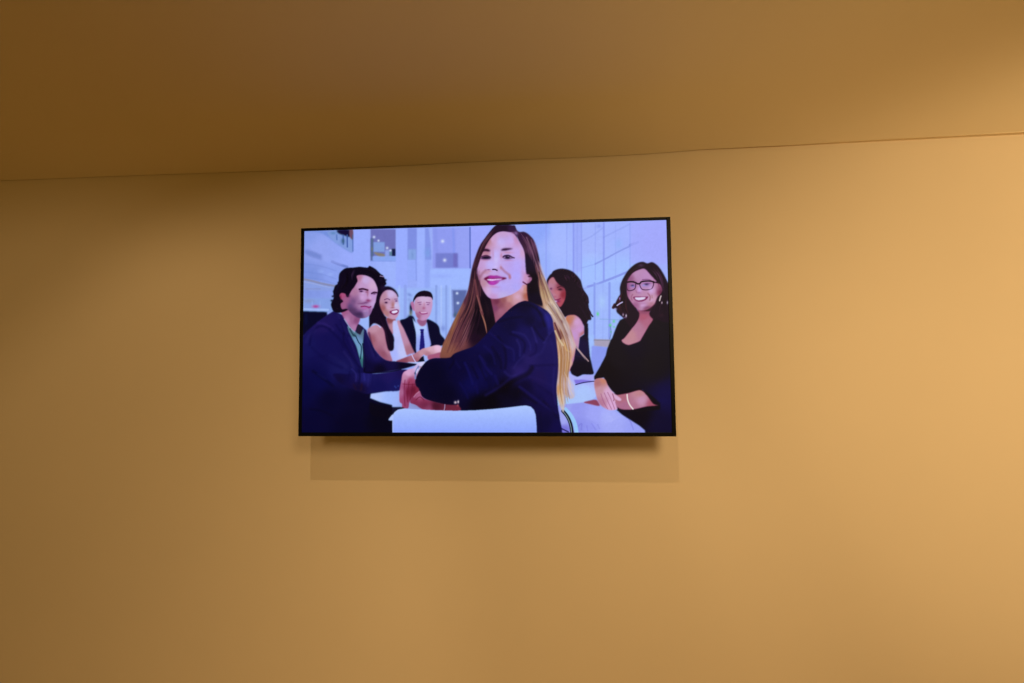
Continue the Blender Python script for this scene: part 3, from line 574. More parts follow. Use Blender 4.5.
line(TG2, [(160, 218), (200, 190), (234, 172)], 1.2, (186, 178, 226), .3); blob(TG2, 196, 120, 10, 22, (160, 130, 200), .9); blob(TG2, 140, 270, 22, 18, (170, 160, 220), .6)
blob(TG2, 245, 350, 12, 22, (190, 170, 190), .8); blob(TG2, 288, 366, 11, 24, (214, 206, 220), .95); blob(TG2, 268, 390, 20, 10, (140, 110, 150), .7)
line(TG2, [(765, 150), (775, 110), (785, 85)], 1.3, (206, 186, 190), .35); blob(TG2, 798, 180, 9, 18, (210, 186, 196), .95); blob(TG2, 876, 178, 8, 24, (196, 190, 214), .9)
line(TG2, [(120, 195), (90, 250), (110, 262)], 1.0, (80, 40, 60), .4, .9); blob(TG2, 790, 360, 40, 26, (60, 30, 50), .5)
# her forearms and hands
fill(TS, [(690, 240), (760, 215), (960, 180), (1060, 240), (1170, 330), (1170, 400), (900, 420), (740, 400)], BK, .5, smooth=False)
fill(TS, [(400, 326), (460, 308), (525, 300), (560, 350), (545, 362), (470, 345)], (150, 72, 98), .45)
fill(TS, [(700, 262), (760, 248), (850, 232), (965, 204), (1030, 250), (1100, 340), (1150, 356), (1030, 368), (890, 397), (770, 392), (715, 340)], ((TS, 780, 280, (190, 106, 124)), (TS, 960, 230, (206, 126, 140)), (TS, 980, 300, (204, 140, 178)), (TS, 800, 360, (186, 108, 140)), (TS, 900, 370, (190, 112, 140)), (TS, 1080, 340, (180, 88, 110))), .45)
fill(TS, [(512, 98), (565, 82), (615, 95), (640, 150), (668, 195), (712, 240), (775, 290), (764, 312), (722, 296), (706, 275), (722, 330), (738, 385), (712, 402), (655, 402), (590, 370), (545, 320), (522, 240), (506, 160)], ((TS, 590, 100, (214, 124, 112)), (TS, 540, 130, (186, 112, 120)), (TS, 560, 200, (200, 142, 160)), (TS, 640, 220, (214, 166, 206)), (TS, 690, 350, (220, 168, 214)), (TS, 570, 330, (196, 118, 150)), (TS, 740, 290, (220, 170, 210))), .45)
for p in ([(572, 240), (600, 320), (640, 390)], [(606, 230), (640, 310), (680, 395)], [(640, 225), (672, 290), (712, 395)]):
    line(TS, p, .9, (176, 96, 136), .4, .7)
line(TS, [(690, 240), (704, 290), (700, 310)], .9, (150, 70, 100), .4, .8); line(TS, [(720, 325), (735, 380)], .8, (160, 80, 110), .4, .5)
line(TS, [(836, 248), (842, 300), (862, 350), (895, 392)], 1.3, (232, 220, 222), .35)
blob(TR, 900, 610, 60, 30, (20, 14, 70), .6)

# -- main woman: hair behind, neck, face
HD = (30, 10, 40)
hl = fill(None, cat((TH, [(420, 40), (330, 52), (270, 110), (200, 200), (130, 300), (80, 420), (40, 540), (12, 660)]), (TK, [(478, 0), (430, 118), (372, 238), (320, 345), (262, 470), (222, 560), (205, 690), (330, 700), (430, 620), (540, 580), (660, 500), (760, 400), (780, 200)]), (TH, [(600, 500), (600, 90), (540, 42)])), ((TK, 520, 60, (96, 54, 76)), (TK, 420, 200, (110, 66, 78)), (TK, 480, 300, (92, 50, 70)), (TK, 380, 400, (120, 72, 76)), (TK, 280, 560, (140, 92, 78)), (TK, 400, 520, (120, 74, 78)), (TK, 560, 300, (24, 6, 34)), (TK, 660, 300, (14, 4, 26)), (TK, 560, 480, (34, 10, 40)), (TK, 640, 100, (18, 6, 30)), (TK, 600, 400, (20, 6, 30)), (TH, 330, 90, (30, 10, 44)), (TH, 150, 350, (56, 28, 50)), (TH, 60, 560, (84, 48, 66)), (TH, 100, 600, (30, 10, 36))), .45)
hr = fill(None, cat((TH, [(560, 50), (600, 90), (640, 126), (720, 130), (800, 190), (852, 270), (892, 400), (922, 560), (945, 683)]), (TI, [(975, 240), (1024, 345)]), (TN, [(770, 40), (850, 170), (905, 275), (945, 400), (960, 470), (940, 560), (900, 640), (890, 700), (780, 700), (760, 400), (700, 150), (560, 60), (400, 10)]), (TI, [(760, 470), (745, 280), (730, 140)]), (TH, [(700, 380), (640, 250)])),
     ((TH, 680, 180, (56, 26, 66)), (TH, 760, 260, (60, 30, 60)), (TH, 850, 330, (124, 84, 116)), (TH, 800, 500, (24, 8, 34)), (TH, 900, 600, (120, 80, 84)), (TI, 850, 200, (18, 4, 28)), (TI, 800, 400, (10, 2, 30)), (TI, 930, 260, (128, 84, 88)), (TI, 960, 450, (176, 136, 116)), (TI, 900, 480, (24, 6, 34)), (TN, 700, 60, (190, 160, 136)), (TN, 780, 120, (204, 180, 168)), (TN, 840, 260, (198, 168, 160)), (TN, 800, 350, (110, 66, 66)), (TN, 860, 480, (206, 150, 124)), (TN, 820, 600, (214, 176, 130)), (TN, 900, 560, (206, 140, 130)), (TN, 930, 450, (206, 170, 180))), .45)
fill(TQ, [(0, 90), (50, 80), (90, 150), (135, 270), (200, 440), (270, 580), (345, 683), (180, 700), (110, 560), (70, 350), (60, 250)], ((TQ, 60, 150, (110, 66, 84)), (TQ, 110, 330, (172, 136, 112)), (TQ, 150, 450, (190, 160, 124)), (TQ, 220, 600, (212, 188, 168)), (TQ, 130, 560, (196, 156, 130)), (TQ, 280, 620, (226, 214, 224))), .5)
line(TQ, [(50, 20), (100, 110), (150, 260), (220, 440), (290, 580), (350, 680)], 1.6, (196, 180, 206), .9, .55)
strands(TQ, [(20, 60), (80, 300), (150, 640)], [(70, 60), (200, 400), (330, 680)], 46, .8, [(150, 110, 96), (110, 70, 70), (206, 180, 150), (214, 196, 190), (176, 136, 100), (90, 50, 60)], .5, .5)
nk = fill(None, cat((TI, [(280, 470), (450, 440), (560, 410), (690, 280), (752, 300), (775, 480), (720, 560), (640, 600), (560, 650), (490, 720)]), (TK, [(790, 350), (760, 335), (738, 230), (712, 110)])), ((TI, 350, 520, (120, 56, 84)), (TI, 330, 600, (134, 72, 106)), (TI, 430, 500, (160, 92, 100)), (TI, 520, 490, (206, 136, 140)), (TI, 620, 460, (214, 166, 196)), (TI, 600, 500, (214, 150, 170)), (TI, 720, 360, (214, 130, 120)), (TI, 740, 440, (190, 100, 90)), (TI, 500, 560, (186, 106, 118)), (TI, 400, 640, (176, 100, 124)), (TI, 680, 350, (216, 160, 196)), (TI, 390, 560, (150, 82, 100))), .45)
fc = fill(None, cat((TH, [(172, 380), (205, 310), (260, 215), (340, 142), (430, 118), (530, 128), (590, 170), (640, 250), (695, 350), (722, 450), (735, 560), (740, 640)]), (TI, [(745, 130), (790, 165), (812, 215), (800, 250), (762, 285), (715, 300), (690, 300), (650, 360), (570, 412), (440, 462), (340, 482), (255, 472), (195, 410), (135, 290), (95, 180), (88, 120)]), (TH, [(92, 600), (118, 520), (140, 450)])),
     ((TH, 430, 150, (196, 158, 206)), (TH, 300, 230, (204, 162, 206)), (TH, 240, 240, (196, 122, 140)), (TH, 400, 260, (200, 180, 240)), (TH, 540, 240, (202, 172, 236)), (TH, 600, 230, (196, 140, 186)), (TH, 620, 400, (196, 168, 236)), (TH, 690, 400, (206, 160, 204)), (TH, 330, 430, (196, 180, 246)), (TH, 620, 560, (190, 172, 246)), (TH, 520, 560, (190, 164, 234)), (TH, 270, 560, (192, 178, 246)), (TH, 130, 580, (196, 156, 214)), (TH, 200, 410, (200, 130, 160)), (TI, 620, 180, (184, 172, 250)), (TI, 660, 60, (190, 168, 246)), (TI, 600, 330, (180, 170, 246)), (TI, 430, 300, (186, 172, 246)), (TI, 330, 370, (196, 170, 236)), (TI, 300, 455, (196, 150, 206)), (TI, 220, 380, (206, 172, 220)), (TI, 160, 280, (190, 136, 160)), (TI, 110, 120, (206, 164, 214)), (TI, 760, 200, (214, 140, 176)), (TI, 430, 440, (190, 176, 232)), (TI, 560, 400, (186, 170, 236))), .4)
# hair line, parting and strands
fill(TH, [(330, 48), (420, 38), (540, 42), (600, 92), (560, 120), (520, 130), (430, 118), (345, 138), (265, 210), (205, 310), (170, 380), (140, 450), (110, 540), (88, 610), (60, 600), (90, 440), (150, 300), (220, 190)], ((TH, 450, 80, (34, 12, 44)), (TH, 540, 90, (56, 26, 70)), (TH, 250, 180, (34, 12, 40)), (TH, 160, 320, (50, 22, 40)), (TH, 90, 500, (60, 30, 50))), .45)
blob(TH, 600, 145, 30, 26, (150, 124, 176), .75, .6); blob(TH, 560, 140, 26, 16, (150, 104, 146), .6)
strands(TH, [(300, 80), (170, 260), (60, 560)], [(350, 110), (210, 270), (100, 560)], 16, .9, [(98, 62, 76), (60, 32, 52), (20, 6, 28), (120, 80, 96)], .55, .35)
strands(None, cat((TH, [(640, 140), (720, 260), (780, 420)]), (TI, [(780, 160), (830, 420)])), cat((TH, [(720, 140), (840, 280), (890, 460)]), (TI, [(940, 200), (990, 420)])), 34, .9, [(104, 66, 96), (60, 28, 60), (30, 10, 40), (140, 100, 126), (16, 4, 26)], .6, .35, clip=hr)
line(None, spline(cat((TH, [(740, 200), (800, 360), (850, 500), (900, 640)]),), 6, False), 1.2, (160, 124, 142), .8, .6)
line(None, spline(cat((TH, [(800, 230), (850, 380), (890, 540), (930, 683)]),), 6, False), 1.0, (150, 108, 128), .8, .5)
fill(None, cat((TH, [(725, 420), (780, 460), (840, 560), (870, 683)]), (TI, [(890, 260), (910, 400), (950, 560), (900, 560), (780, 520), (755, 460), (748, 290), (815, 225), (780, 160), (735, 140)])), ((TH, 760, 500, (28, 12, 46)), (TI, 830, 300, (10, 2, 24)), (TI, 860, 500, (10, 2, 34))), .5, .92)
fill(TI, [(738, 170), (775, 176), (806, 214), (796, 248), (762, 280), (738, 240)], ((TI, 750, 210, (206, 150, 196)), (TI, 790, 230, (170, 100, 136))), .6)
blob(TI, 800, 180, 26, 22, (16, 4, 26), .9); blob(TI, 775, 150, 30, 18, (30, 8, 30), .7)
blob(TI, 775, 188, 16, 9, (46, 12, 34), .9); line(TI, [(695, 262), (722, 280), (745, 294)], 1.3, (70, 16, 36), .7, .85)
strands(None, cat((TH, [(40, 560)]), (TK, [(480, 100), (380, 330), (230, 640)])), cat((TH, [(120, 640)]), (TK, [(600, 100), (520, 340), (420, 600)])), 110, 1.0, [(136, 90, 84), (90, 52, 70), (60, 28, 50), (150, 104, 92), (110, 68, 84), (30, 10, 30), (24, 6, 28)], .55, .5, clip=hl)
strands(TK, [(420, 260), (330, 450), (250, 660)], [(560, 260), (500, 440), (430, 610)], 50, 1.0, [(84, 46, 66), (120, 76, 84), (150, 110, 110), (60, 28, 50), (104, 62, 74)], .5, .6, clip=hl)
strands(TK, [(560, 60), (540, 250), (420, 600)], [(640, 60), (700, 250), (700, 420)], 30, 1.2, [(20, 6, 28), (40, 16, 36), (60, 30, 46), (10, 2, 20)], .6, .6, clip=hl)
strands(TK, [(430, 130), (320, 350), (215, 650)], [(450, 150), (350, 370), (260, 650)], 14, .9, [(176, 130, 84), (150, 106, 82), (190, 150, 104), (110, 66, 60)], .5, .7, clip=hl)
strands(TK, [(540, 180), (430, 440), (310, 650)], [(560, 200), (470, 450), (400, 620)], 10, .9, [(168, 128, 130), (140, 98, 104), (70, 36, 56)], .55, .5, clip=hl)
line(TK, [(560, 20), (600, 160), (640, 300), (672, 440)], 2.4, (104, 62, 66), .7, .9, taper=True); line(TK, [(600, 200), (650, 330), (668, 430)], 1.2, (176, 124, 104), .5, .8, taper=True)
line(TI, [(60, 240), (100, 440), (160, 683)], 2.2, (116, 70, 78), .7, .8); line(TI, [(90, 440), (150, 640)], .9, (160, 110, 104), .4, .6)
# brows, eyes, nose, smile
blob(TI, 600, 130, 110, 190, (166, 158, 250), .35, clip=fc); blob(TI, 430, 350, 140, 60, (166, 158, 246), .3, clip=fc); blob(TH, 470, 230, 120, 60, (176, 160, 240), .3, clip=fc)
blob(TI, 130, 200, 34, 110, (176, 116, 150), .45, clip=fc); blob(TI, 190, 370, 30, 70, (190, 130, 160), .35, clip=fc); blob(TI, 690, 120, 26, 120, (196, 148, 196), .4, clip=fc)
blob(TH, 215, 300, 34, 60, (176, 110, 140), .4, clip=fc); blob(TI, 330, 330, 60, 12, (180, 130, 190), .5, clip=fc); blob(TI, 360, 110, 20, 40, (176, 120, 160), .3, clip=fc)
BR = (40, 14, 44)
fill(TH, [(158, 364), (190, 350), (230, 354), (264, 374), (240, 386), (200, 380), (165, 384)], BR, .7)
fill(TH, [(406, 362), (440, 345), (500, 341), (560, 348), (510, 362), (460, 374), (412, 374)], BR, .7, .95)
blob(TH, 210, 408, 50, 14, (196, 120, 140), .6, clip=fc); blob(TH, 490, 400, 60, 16, (196, 130, 160), .6, clip=fc)
fill(TH, [(134, 470), (170, 450), (230, 444), (272, 464), (255, 484), (200, 488), (152, 484)], (46, 22, 64), .75)
blob(TH, 205, 462, 34, 13, (16, 6, 36), .9)
line(TH, [(150, 450), (210, 434), (270, 460)], .8, (60, 26, 60), .4, .8)
fill(TH, [(425, 458), (450, 440), (500, 438), (545, 458), (575, 470), (540, 478), (500, 486), (452, 480)], (84, 50, 100), .7)
blob(TH, 488, 461, 24, 18, (18, 6, 40), .95); blob(TH, 452, 464, 9, 8, (176, 160, 220), .8); blob(TH, 528, 468, 10, 7, (150, 130, 200), .7); blob(TH, 497, 452, 5, 5, (200, 196, 240), .8)
line(TH, [(428, 458), (455, 438), (510, 436), (550, 458), (580, 470)], .9, (36, 14, 50), .6, .85)
blob(TH, 408, 440, 18, 40, (196, 110, 136), .55, clip=fc); blob(TH, 300, 420, 14, 60, (190, 130, 170), .5, clip=fc); blob(TH, 200, 500, 50, 9, (190, 130, 170), .5); blob(TH, 500, 504, 60, 9, (186, 120, 160), .5)
blob(TH, 340, 500, 26, 60, (204, 194, 250), .7, clip=fc); blob(TI, 330, 62, 30, 24, (206, 190, 248), .7)
line(TI, [(295, 96), (325, 96), (352, 108)], 1.3, (50, 16, 60), .4, .95); blob(TI, 240, 100, 26, 8, (150, 70, 110), .85); blob(TI, 245, 120, 40, 10, (206, 130, 150), .6); blob(TI, 400, 70, 14, 30, (196, 120, 130), .5)
line(TI, [(410, 75), (450, 120), (505, 165), (522, 205)], 2.2, (160, 96, 124), 1.4, .6); line(TI, [(200, 110), (160, 150), (132, 195)], 2.4, (160, 96, 124), 1.4, .6)
blob(TI, 520, 190, 14, 30, (196, 110, 120), .7); blob(TI, 210, 140, 40, 20, (200, 130, 150), .5, clip=fc)
fill(TI, [(180, 220), (215, 194), (262, 174), (310, 178), (350, 174), (410, 192), (480, 210), (440, 230), (395, 244), (362, 278), (315, 300), (268, 300), (235, 276), (215, 246)], ((TI, 290, 190, (184, 52, 154)), (TI, 200, 222, (110, 14, 64)), (TI, 290, 280, (196, 62, 172)), (TI, 450, 216, (104, 24, 60)), (TI, 380, 196, (172, 66, 154)), (TI, 380, 232, (176, 100, 190))), .5)
fill(TI, [(216, 228), (245, 218), (300, 223), (360, 218), (420, 214), (398, 229), (350, 234), (290, 246), (238, 240)], (232, 214, 250), .42, .95)
for x in (250, 280, 312, 345, 378): line(TI, [(x, 218), (x, 240)], .3, (180, 120, 200), .3, .5)
line(TI, [(205, 222), (300, 214), (440, 212)], .6, (120, 10, 70), .3, .7); blob(TI, 290, 318, 50, 9, (206, 130, 180), .6); blob(TI, 300, 272, 30, 8, (206, 90, 200), .6)
blob(TI, 420, 225, 50, 40, (150, 80, 130), .18)

# -- navy blazer
NV = (6, 4, 40)
jk = fill(None, cat((TN, [(420, 14), (460, 8), (520, 24), (600, 66), (680, 116), (726, 190), (742, 290), (768, 420), (784, 550), (790, 660)]), (TM, [(788, 60), (770, 200), (784, 400), (800, 500), (802, 700), (500, 700), (300, 640), (0, 600)]), (TJ, [(690, 600), (640, 590), (560, 560), (500, 538), (400, 512), (322, 470), (290, 412), (252, 350), (250, 280), (290, 190), (350, 125), (420, 86), (500, 80), (600, 75), (645, 36)]), (TK, [(430, 604), (540, 562), (640, 470), (700, 400), (752, 338)]), (TN, [(150, 232), (222, 160), (300, 88), (370, 36)])),
     ((TN, 450, 60, (8, 4, 44)), (TN, 690, 180, (36, 30, 132)), (TN, 715, 230, (36, 30, 124)), (TN, 600, 120, (14, 10, 70)), (TN, 500, 200, (6, 4, 48)), (TN, 600, 250, (10, 6, 58)), (TN, 640, 330, (14, 8, 66)), (TN, 300, 250, (8, 6, 52)), (TN, 450, 330, (22, 16, 86)), (TN, 560, 420, (26, 18, 92)), (TN, 700, 450, (30, 20, 98)), (TN, 730, 600, (28, 18, 92)), (TN, 500, 600, (40, 26, 104)), (TN, 350, 560, (14, 10, 72)), (TN, 200, 420, (10, 8, 60)), (TN, 80, 460, (12, 8, 66)), (TN, 100, 600, (4, 4, 46)), (TJ, 450, 250, (2, 2, 34)), (TJ, 350, 200, (4, 3, 36)), (TJ, 700, 200, (6, 4, 50)), (TJ, 560, 450, (2, 2, 32)), (TJ, 820, 350, (8, 8, 70)), (TJ, 950, 250, (12, 10, 72)), (TJ, 900, 540, (1, 0, 18)), (TM, 400, 40, (44, 28, 108)), (TM, 250, 200, (2, 0, 20)), (TM, 350, 250, (3, 1, 26)), (TM, 450, 180, (8, 3, 46)), (TM, 600, 100, (30, 16, 82)), (TM, 720, 60, (26, 16, 90)), (TM, 700, 300, (20, 10, 74)), (TM, 740, 150, (24, 16, 92)), (TM, 600, 350, (12, 6, 58)), (TM, 650, 550, (8, 5, 50)), (TM, 780, 600, (14, 8, 66)), (TM, 100, 330, (1, 0, 16)), (TM, 80, 120, (6, 5, 60))), .4)
for p, w, c, a in [([(300, 100), (400, 50), (520, 60), (600, 130), (650, 260)], 2.2, (3, 1, 34), .7), ([(180, 220), (320, 180), (420, 170)], 2, (4, 2, 36), .6), ([(600, 80), (660, 150), (690, 230), (690, 330)], 2.6, (54, 46, 160), .4), ([(640, 430), (700, 340), (730, 300)], 1.3, (60, 46, 140), .55), ([(520, 280), (550, 360), (570, 430)], 1.4, (60, 46, 140), .6), ([(540, 270), (600, 360), (640, 400)], 2, (6, 2, 44), .7), ([(330, 320), (440, 350), (500, 440), (505, 500)], 1.4, (48, 38, 130), .6), ([(300, 340), (400, 380), (450, 440), (440, 520)], 1.8, (6, 3, 46), .7), ([(370, 400), (400, 470), (400, 560)], 1.5, (52, 42, 134), .6), ([(240, 460), (330, 500), (340, 600)], 1.5, (40, 32, 116), .55), ([(180, 370), (240, 470), (260, 600), (250, 683)], 2.2, (4, 2, 40), .7), ([(560, 440), (560, 520), (500, 560)], 2, (10, 4, 56), .5), ([(660, 430), (620, 520), (560, 560)], 2, (44, 32, 120), .4), ([(100, 330), (180, 400), (280, 480)], 1.4, (30, 22, 98), .5), ([(40, 460), (120, 540), (150, 640)], 1.6, (26, 20, 92), .5), ([(120, 470), (200, 600), (210, 683)], 2.2, (3, 2, 38), .6), ([(500, 660), (640, 655), (760, 650)], 2, (10, 4, 54), .5), ([(440, 560), (380, 620), (340, 683)], 1.5, (60, 44, 134), .4), ([(700, 380), (740, 500), (755, 660)], 2.0, (38, 26, 112), .4), ([(20, 580), (60, 640)], 1.4, (30, 22, 98), .4)]:
    line(TN, p, w * 1.1, c, 1.6, a, clip=jk)
for p, w, c, a in [([(500, -10), (450, 50), (320, 100), (200, 190), (60, 270)], 2.4, (50, 34, 122), .35), ([(520, 0), (470, 60), (330, 130), (200, 230), (100, 300)], 4.5, (2, 0, 18), .6), ([(400, 190), (480, 250), (600, 340), (760, 450)], 1.6, (44, 32, 118), .5), ([(380, 220), (480, 300), (560, 350)], 2, (4, 1, 26), .6), ([(500, 90), (600, 120), (720, 180)], 2, (40, 24, 100), .4), ([(560, 160), (650, 220), (750, 290)], 1.8, (10, 4, 54), .5), ([(640, 340), (720, 420), (780, 500)], 2.4, (6, 3, 42), .6), ([(745, 0), (735, 200), (760, 360)], 1.2, (50, 36, 130), .5), ([(600, 450), (620, 640)], 2, (5, 3, 40), .5), ([(250, 40), (300, 80), (360, 70)], 1.6, (56, 42, 130), .5), ([(150, 80), (180, 160)], 1.8, (26, 20, 100), .5), ([(60, 30), (110, 120), (100, 200)], 2, (4, 3, 44), .5), ([(430, 390), (520, 400), (560, 440)], 1.6, (16, 6, 54), .5)]:
    line(TM, p, w * 1.1, c, 2.0, a, clip=jk)
for p, w, c, a in [([(750, 130), (790, 220), (830, 340)], 1.8, (24, 20, 104), .6), ([(900, 60), (960, 170), (1020, 240)], 1.6, (30, 22, 104), .6), ([(820, 160), (880, 280)], 1.8, (2, 1, 36), .6), ([(700, 330), (760, 430), (780, 480)], 1.6, (14, 12, 80), .5), ([(880, 110), (930, 230), (960, 300)], 1.6, (3, 2, 38), .6), ([(640, 90), (700, 180)], 2, (16, 12, 72), .5), ([(980, 280), (1000, 400)], 1.8, (3, 2, 40), .5), ([(860, 330), (880, 430)], 1.6, (18, 14, 88), .45), ([(620, 60), (640, 110), (600, 180)], 1.6, (2, 1, 26), .6), ([(380, 110), (480, 100), (600, 110)], 1.8, (12, 8, 52), .5)]:
    line(TJ, p, w * 1.1, c, 1.6, a, clip=jk)
# pale tresses over the shoulder blade
fill(None, cat((TN, [(735, 215), (790, 320), (850, 420), (900, 560), (930, 640)]), (TS, [(240, 10), (270, 120), (310, 250), (270, 290), (215, 250), (205, 350), (200, 430), (175, 400), (150, 330), (128, 200)]), (TN, [(788, 640), (772, 440), (745, 290)])), ((TN, 790, 350, (120, 70, 66)), (TN, 800, 440, (206, 170, 130)), (TN, 860, 480, (204, 140, 110)), (TN, 820, 620, (214, 186, 140)), (TN, 890, 620, (214, 160, 150)), (TS, 150, 200, (206, 142, 84)), (TS, 220, 100, (212, 190, 200)), (TS, 180, 300, (206, 176, 150)), (TS, 270, 200, (190, 186, 222)), (TS, 190, 400, (190, 184, 190)), (TS, 170, 60, (200, 166, 150))), .6, .9)
strands(None, cat((TN, [(745, 280), (775, 420), (800, 560)]), (TS, [(150, 150), (165, 330), (180, 410)])), cat((TN, [(800, 240), (880, 400), (910, 560)]), (TS, [(240, 120), (260, 250), (270, 290)])), 70, .9, [(214, 186, 150), (190, 130, 80), (222, 208, 200), (170, 112, 84), (200, 160, 106), (120, 76, 60), (150, 100, 66)], .55, .45)
strands(TN, [(640, 20), (740, 160), (830, 330)], [(760, 30), (860, 200), (950, 440)], 60, .8, [(214, 196, 176), (180, 146, 100), (150, 108, 84), (206, 186, 200), (100, 64, 60), (70, 38, 44)], .5, .45, clip=hr)
line(TN, [(755, 310), (790, 390), (835, 455)], 1.6, (214, 194, 160), .6, .85); line(TN, [(750, 230), (790, 330), (810, 390)], 1.4, (84, 40, 60), .5, .85); blob(TN, 825, 215, 12, 24, (104, 66, 72), .8, -.5)
line(TN, [(850, 330), (930, 430), (1000, 520), (1060, 600)], 1.3, (196, 176, 170), .6, .8, taper=True); line(TR, [(40, 90), (90, 150), (145, 212)], 1.3, (190, 160, 160), .45, .85)
line(TN, [(850, 440), (870, 500), (905, 520)], 1.3, (206, 168, 110), .6, .75)
for p in ([(200, 20), (250, 110), (280, 200)], [(230, 150), (270, 220), (300, 270)], [(150, 200), (170, 320), (190, 420)], [(190, 240), (200, 330), (195, 430)]):
    line(TS, p, 1.0, (222, 200, 180), .5, .6, taper=True)

strands(TS, [(215, 60), (240, 160), (262, 290)], [(270, 100), (300, 190), (300, 280)], 14, .9, [(190, 186, 226), (206, 196, 220), (214, 190, 180)], .6, .6)
strands(TS, [(175, 40), (190, 200), (200, 420)], [(230, 40), (240, 180), (215, 400)], 22, .9, [(196, 180, 206), (206, 170, 150), (176, 130, 100), (214, 200, 214)], .5, .6)
strands(TN, [(700, 60), (800, 240), (880, 470), (900, 640)], [(790, 80), (890, 270), (945, 450), (930, 620)], 26, .9, [(206, 190, 200), (190, 160, 160), (214, 206, 220), (130, 90, 84)], .5, .6, clip=hr)
# -- her hands on the table
fill(TJ, [(225, 470), (290, 405), (330, 478), (430, 515), (560, 545), (650, 550), (692, 560), (692, 615), (420, 615), (320, 592), (260, 552), (200, 525)], ((TJ, 280, 450, (190, 100, 136)), (TJ, 350, 540, (150, 56, 92)), (TJ, 250, 520, (160, 60, 96)), (TJ, 460, 560, (90, 26, 52)), (TJ, 600, 580, (120, 44, 70)), (TJ, 380, 580, (170, 80, 116))), .4)
fill(TJ, [(128, 232), (180, 196), (232, 180), (280, 130), (350, 120), (300, 190), (256, 290), (256, 350), (292, 400), (240, 462), (196, 520), (182, 582), (125, 582), (118, 540), (95, 515), (94, 420), (112, 310)], ((TJ, 180, 230, (222, 164, 208)), (TJ, 280, 180, (196, 180, 230)), (TJ, 150, 280, (206, 130, 170)), (TJ, 200, 310, (176, 72, 104)), (TJ, 120, 420, (196, 110, 150)), (TJ, 180, 420, (140, 34, 72)), (TJ, 240, 400, (124, 24, 58)), (TJ, 150, 560, (176, 80, 120)), (TJ, 270, 400, (150, 50, 80)), (TJ, 320, 140, (206, 206, 246))), .4)
for p in ([(150, 300), (140, 420), (150, 560)], [(190, 320), (176, 430), (176, 520)], [(225, 340), (215, 430), (200, 500)], [(130, 340), (200, 345), (260, 340)]):
    line(TJ, p, .9, (120, 24, 60), .5, .55)
line(TJ, [(240, 470), (262, 440), (290, 420)], 1.2, (214, 130, 164), .4, .8); line(TJ, [(260, 500), (300, 470), (340, 500)], 1.0, (110, 30, 60), .5, .6)
line(TJ, [(285, 165), (258, 220), (252, 285)], 1.8, (120, 130, 190), .4, .9); line(TJ, [(275, 190), (262, 230)], .8, (206, 216, 246), .3, .9); blob(TJ, 250, 232, 8, 12, (40, 44, 100), .8); blob(TJ, 305, 170, 14, 8, (150, 110, 120), .7)
blob(TJ, 656, 526, 15, 15, (226, 204, 214), .95); blob(TJ, 684, 520, 9, 17, (232, 214, 226), .95); blob(TJ, 680, 555, 12, 12, (190, 90, 96), .7); line(TJ, [(550, 548), (548, 580), (540, 610)], .9, (170, 160, 200), .35, .9)

blob(TJ, 200, 420, 90, 110, (70, 30, 66), .22); blob(TJ, 360, 560, 200, 50, (60, 24, 56), .3)
# -- white chair back in front
fill(TD, [(700, 345), (760, 360), (900, 390), (1040, 398), (1040, 470), (920, 500), (720, 470)], (4, 2, 24), .5, .9)
fill(TD, [(888, 522), (905, 490), (935, 462), (938, 520)], (176, 196, 250), .4)
fill(TD, [(925, 470), (960, 430), (990, 405), (1010, 398)], (30, 32, 70), .5, .8)
ch = fill(PH, [(392.4, 440), (392.4, 418), (394, 412.8), (397.8, 409.6), (404, 408.5), (418, 409.2), (436, 410.2), (455, 410.7), (475, 410.2), (492, 409), (508, 407.4), (520, 405.9), (526, 405.4), (530.6, 406.6), (534, 410), (535.8, 415), (536.6, 425), (537.2, 440)],
     ('v', PH, 406, (172, 198, 255), 434, (138, 162, 252)), .35, smooth=False)
line(PH, [(392.8, 432), (392.8, 418), (394.6, 412.8), (398.5, 410), (404, 409)], 1.0, (186, 204, 255), .5, .6)
# the panel's own contrast, and a faint mottling of the compressed picture
cv = np.clip(cv, 0, 1)
bluish = np.clip((cv[..., 2] - cv[..., 0] - 0.06) / 0.06, 0, 1) * np.clip((0.7 - cv[..., 2]) / 0.1, 0, 1)
bend = 0.042 * np.sin(2 * np.pi * cv) * np.where(cv > 0.5, -0.05, 1.0)
bend[..., 2] *= 1 - 0.9 * bluish
cv = cv - bend
mid = bluish * np.clip((cv[..., 2] - 0.26) / 0.12, 0, 1)
cv = cv * (1 - mid[..., None] * np.array([0.0, -0.12, 0.12]))
ruddy = np.clip((cv[..., 0] - cv[..., 1] - 0.17) / 0.15, 0, 1) * np.clip((cv[..., 0] - cv[..., 2]) / 0.06 + 0.4, 0, 1)
cv = cv * (1 - ruddy[..., None] * np.array([0.085, -0.03, 0.0]))
for sg, am in ((1.2, 0.020), (3.0, 0.014)):
    gsm = int(sg * 2) + 1
    g = rng.normal(0, 1, (CH // gsm + 2, CW // gsm + 2))
    g = np.kron(g, np.ones((gsm, gsm)))[:CH, :CW]
    g = blur1(g, sg * 1.3); cv = cv + (g * am * 0.5)[..., None] * (0.15 + cv) * 0.8
cv = np.clip(cv, 0, 1)
# ---- PICTURE END ----

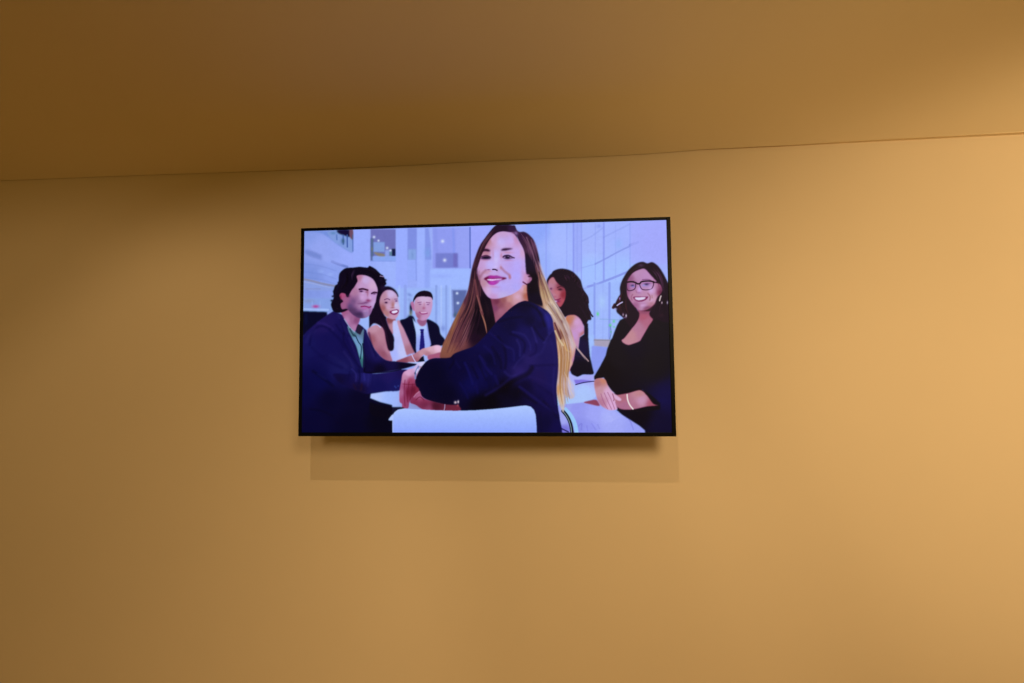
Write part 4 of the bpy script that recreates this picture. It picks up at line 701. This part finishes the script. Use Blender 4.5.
# the picture becomes the colour of the glowing panel: a fine grid, one colour per point
def homography(src, dst):
    A = []
    for (x, y), (u, v) in zip(src, dst):
        A.append([x, y, 1, 0, 0, 0, -u * x, -u * y, -u]); A.append([0, 0, 0, x, y, 1, -v * x, -v * y, -v])
    return np.linalg.svd(np.array(A))[2][-1].reshape(3, 3)
Hm = homography([(0, 1), (1, 1), (1, 0), (0, 0)], [(304.2, 231.1), (666.4, 219.8), (672.2, 432.6), (301.9, 432.2)])
NX, NZ = 860, 484
u, v = np.meshgrid(np.linspace(0, 1, NX + 1), np.linspace(0, 1, NZ + 1))
d = Hm[2, 0] * u + Hm[2, 1] * v + Hm[2, 2]
px = (Hm[0, 0] * u + Hm[0, 1] * v + Hm[0, 2]) / d; py = (Hm[1, 0] * u + Hm[1, 1] * v + Hm[1, 2]) / d
ix = np.clip((px - PX0) * SS - .5, 0, CW - 1.001); iy = np.clip((py - PY0) * SS - .5, 0, CH - 1.001)
jx = ix.astype(int); jy = iy.astype(int); fx = (ix - jx)[..., None]; fy = (iy - jy)[..., None]
col = (cv[jy, jx] * (1 - fx) + cv[jy, jx + 1] * fx) * (1 - fy) + (cv[jy + 1, jx] * (1 - fx) + cv[jy + 1, jx + 1] * fx) * fy
lin = np.where(col <= 0.04045, col / 12.92, ((col + 0.055) / 1.055) ** 2.4)
me = bpy.data.meshes.new('screen')
n = (NX + 1) * (NZ + 1)
co = np.stack([SX0 + (SX1 - SX0) * u, np.full_like(u, 0.0022), SZ0 + (SZ1 - SZ0) * v], -1).reshape(-1, 3)
rim = []                          # a shallow box behind the lit face gives the panel its thickness
i0 = (np.arange(NZ)[:, None] * (NX + 1) + np.arange(NX)[None, :]).ravel()
faces = np.stack([i0, i0 + 1, i0 + NX + 2, i0 + NX + 1], 1)
back = np.array([[SX0, 0.012, SZ0], [SX1, 0.012, SZ0], [SX1, 0.012, SZ1], [SX0, 0.012, SZ1]])
co = np.concatenate([co, back]); me.vertices.add(len(co)); me.vertices.foreach_set('co', co.ravel())
faces = np.concatenate([faces, [[n + 3, n + 2, n + 1, n]]])
me.loops.add(faces.size); me.loops.foreach_set('vertex_index', faces.ravel().astype(np.int32))
me.polygons.add(len(faces)); me.polygons.foreach_set('loop_start', (np.arange(len(faces)) * 4).astype(np.int32))
me.update(calc_edges=True)
ca = me.color_attributes.new('picture', 'FLOAT_COLOR', 'POINT')
rgba = np.concatenate([np.concatenate([lin.reshape(-1, 3), np.ones((n, 1))], 1), np.tile([0, 0, 0, 1.0], (4, 1))])
ca.data.foreach_set('color', rgba.ravel().astype(np.float32))
panel, pb = material('lit_panel', (0.0015, 0.0015, 0.0015), 0.45, 0.07)
at = panel.node_tree.nodes.new('ShaderNodeAttribute'); at.attribute_name = 'picture'
panel.node_tree.links.new(at.outputs['Color'], pb.inputs['Emission Color']); pb.inputs['Emission Strength'].default_value = 1.0
me.materials.append(panel)
so = bpy.data.objects.new('screen', me); scene.collection.objects.link(so); so.parent = tv
so['label'] = 'lit screen showing a long haired woman in a navy blazer turning round among seated colleagues'
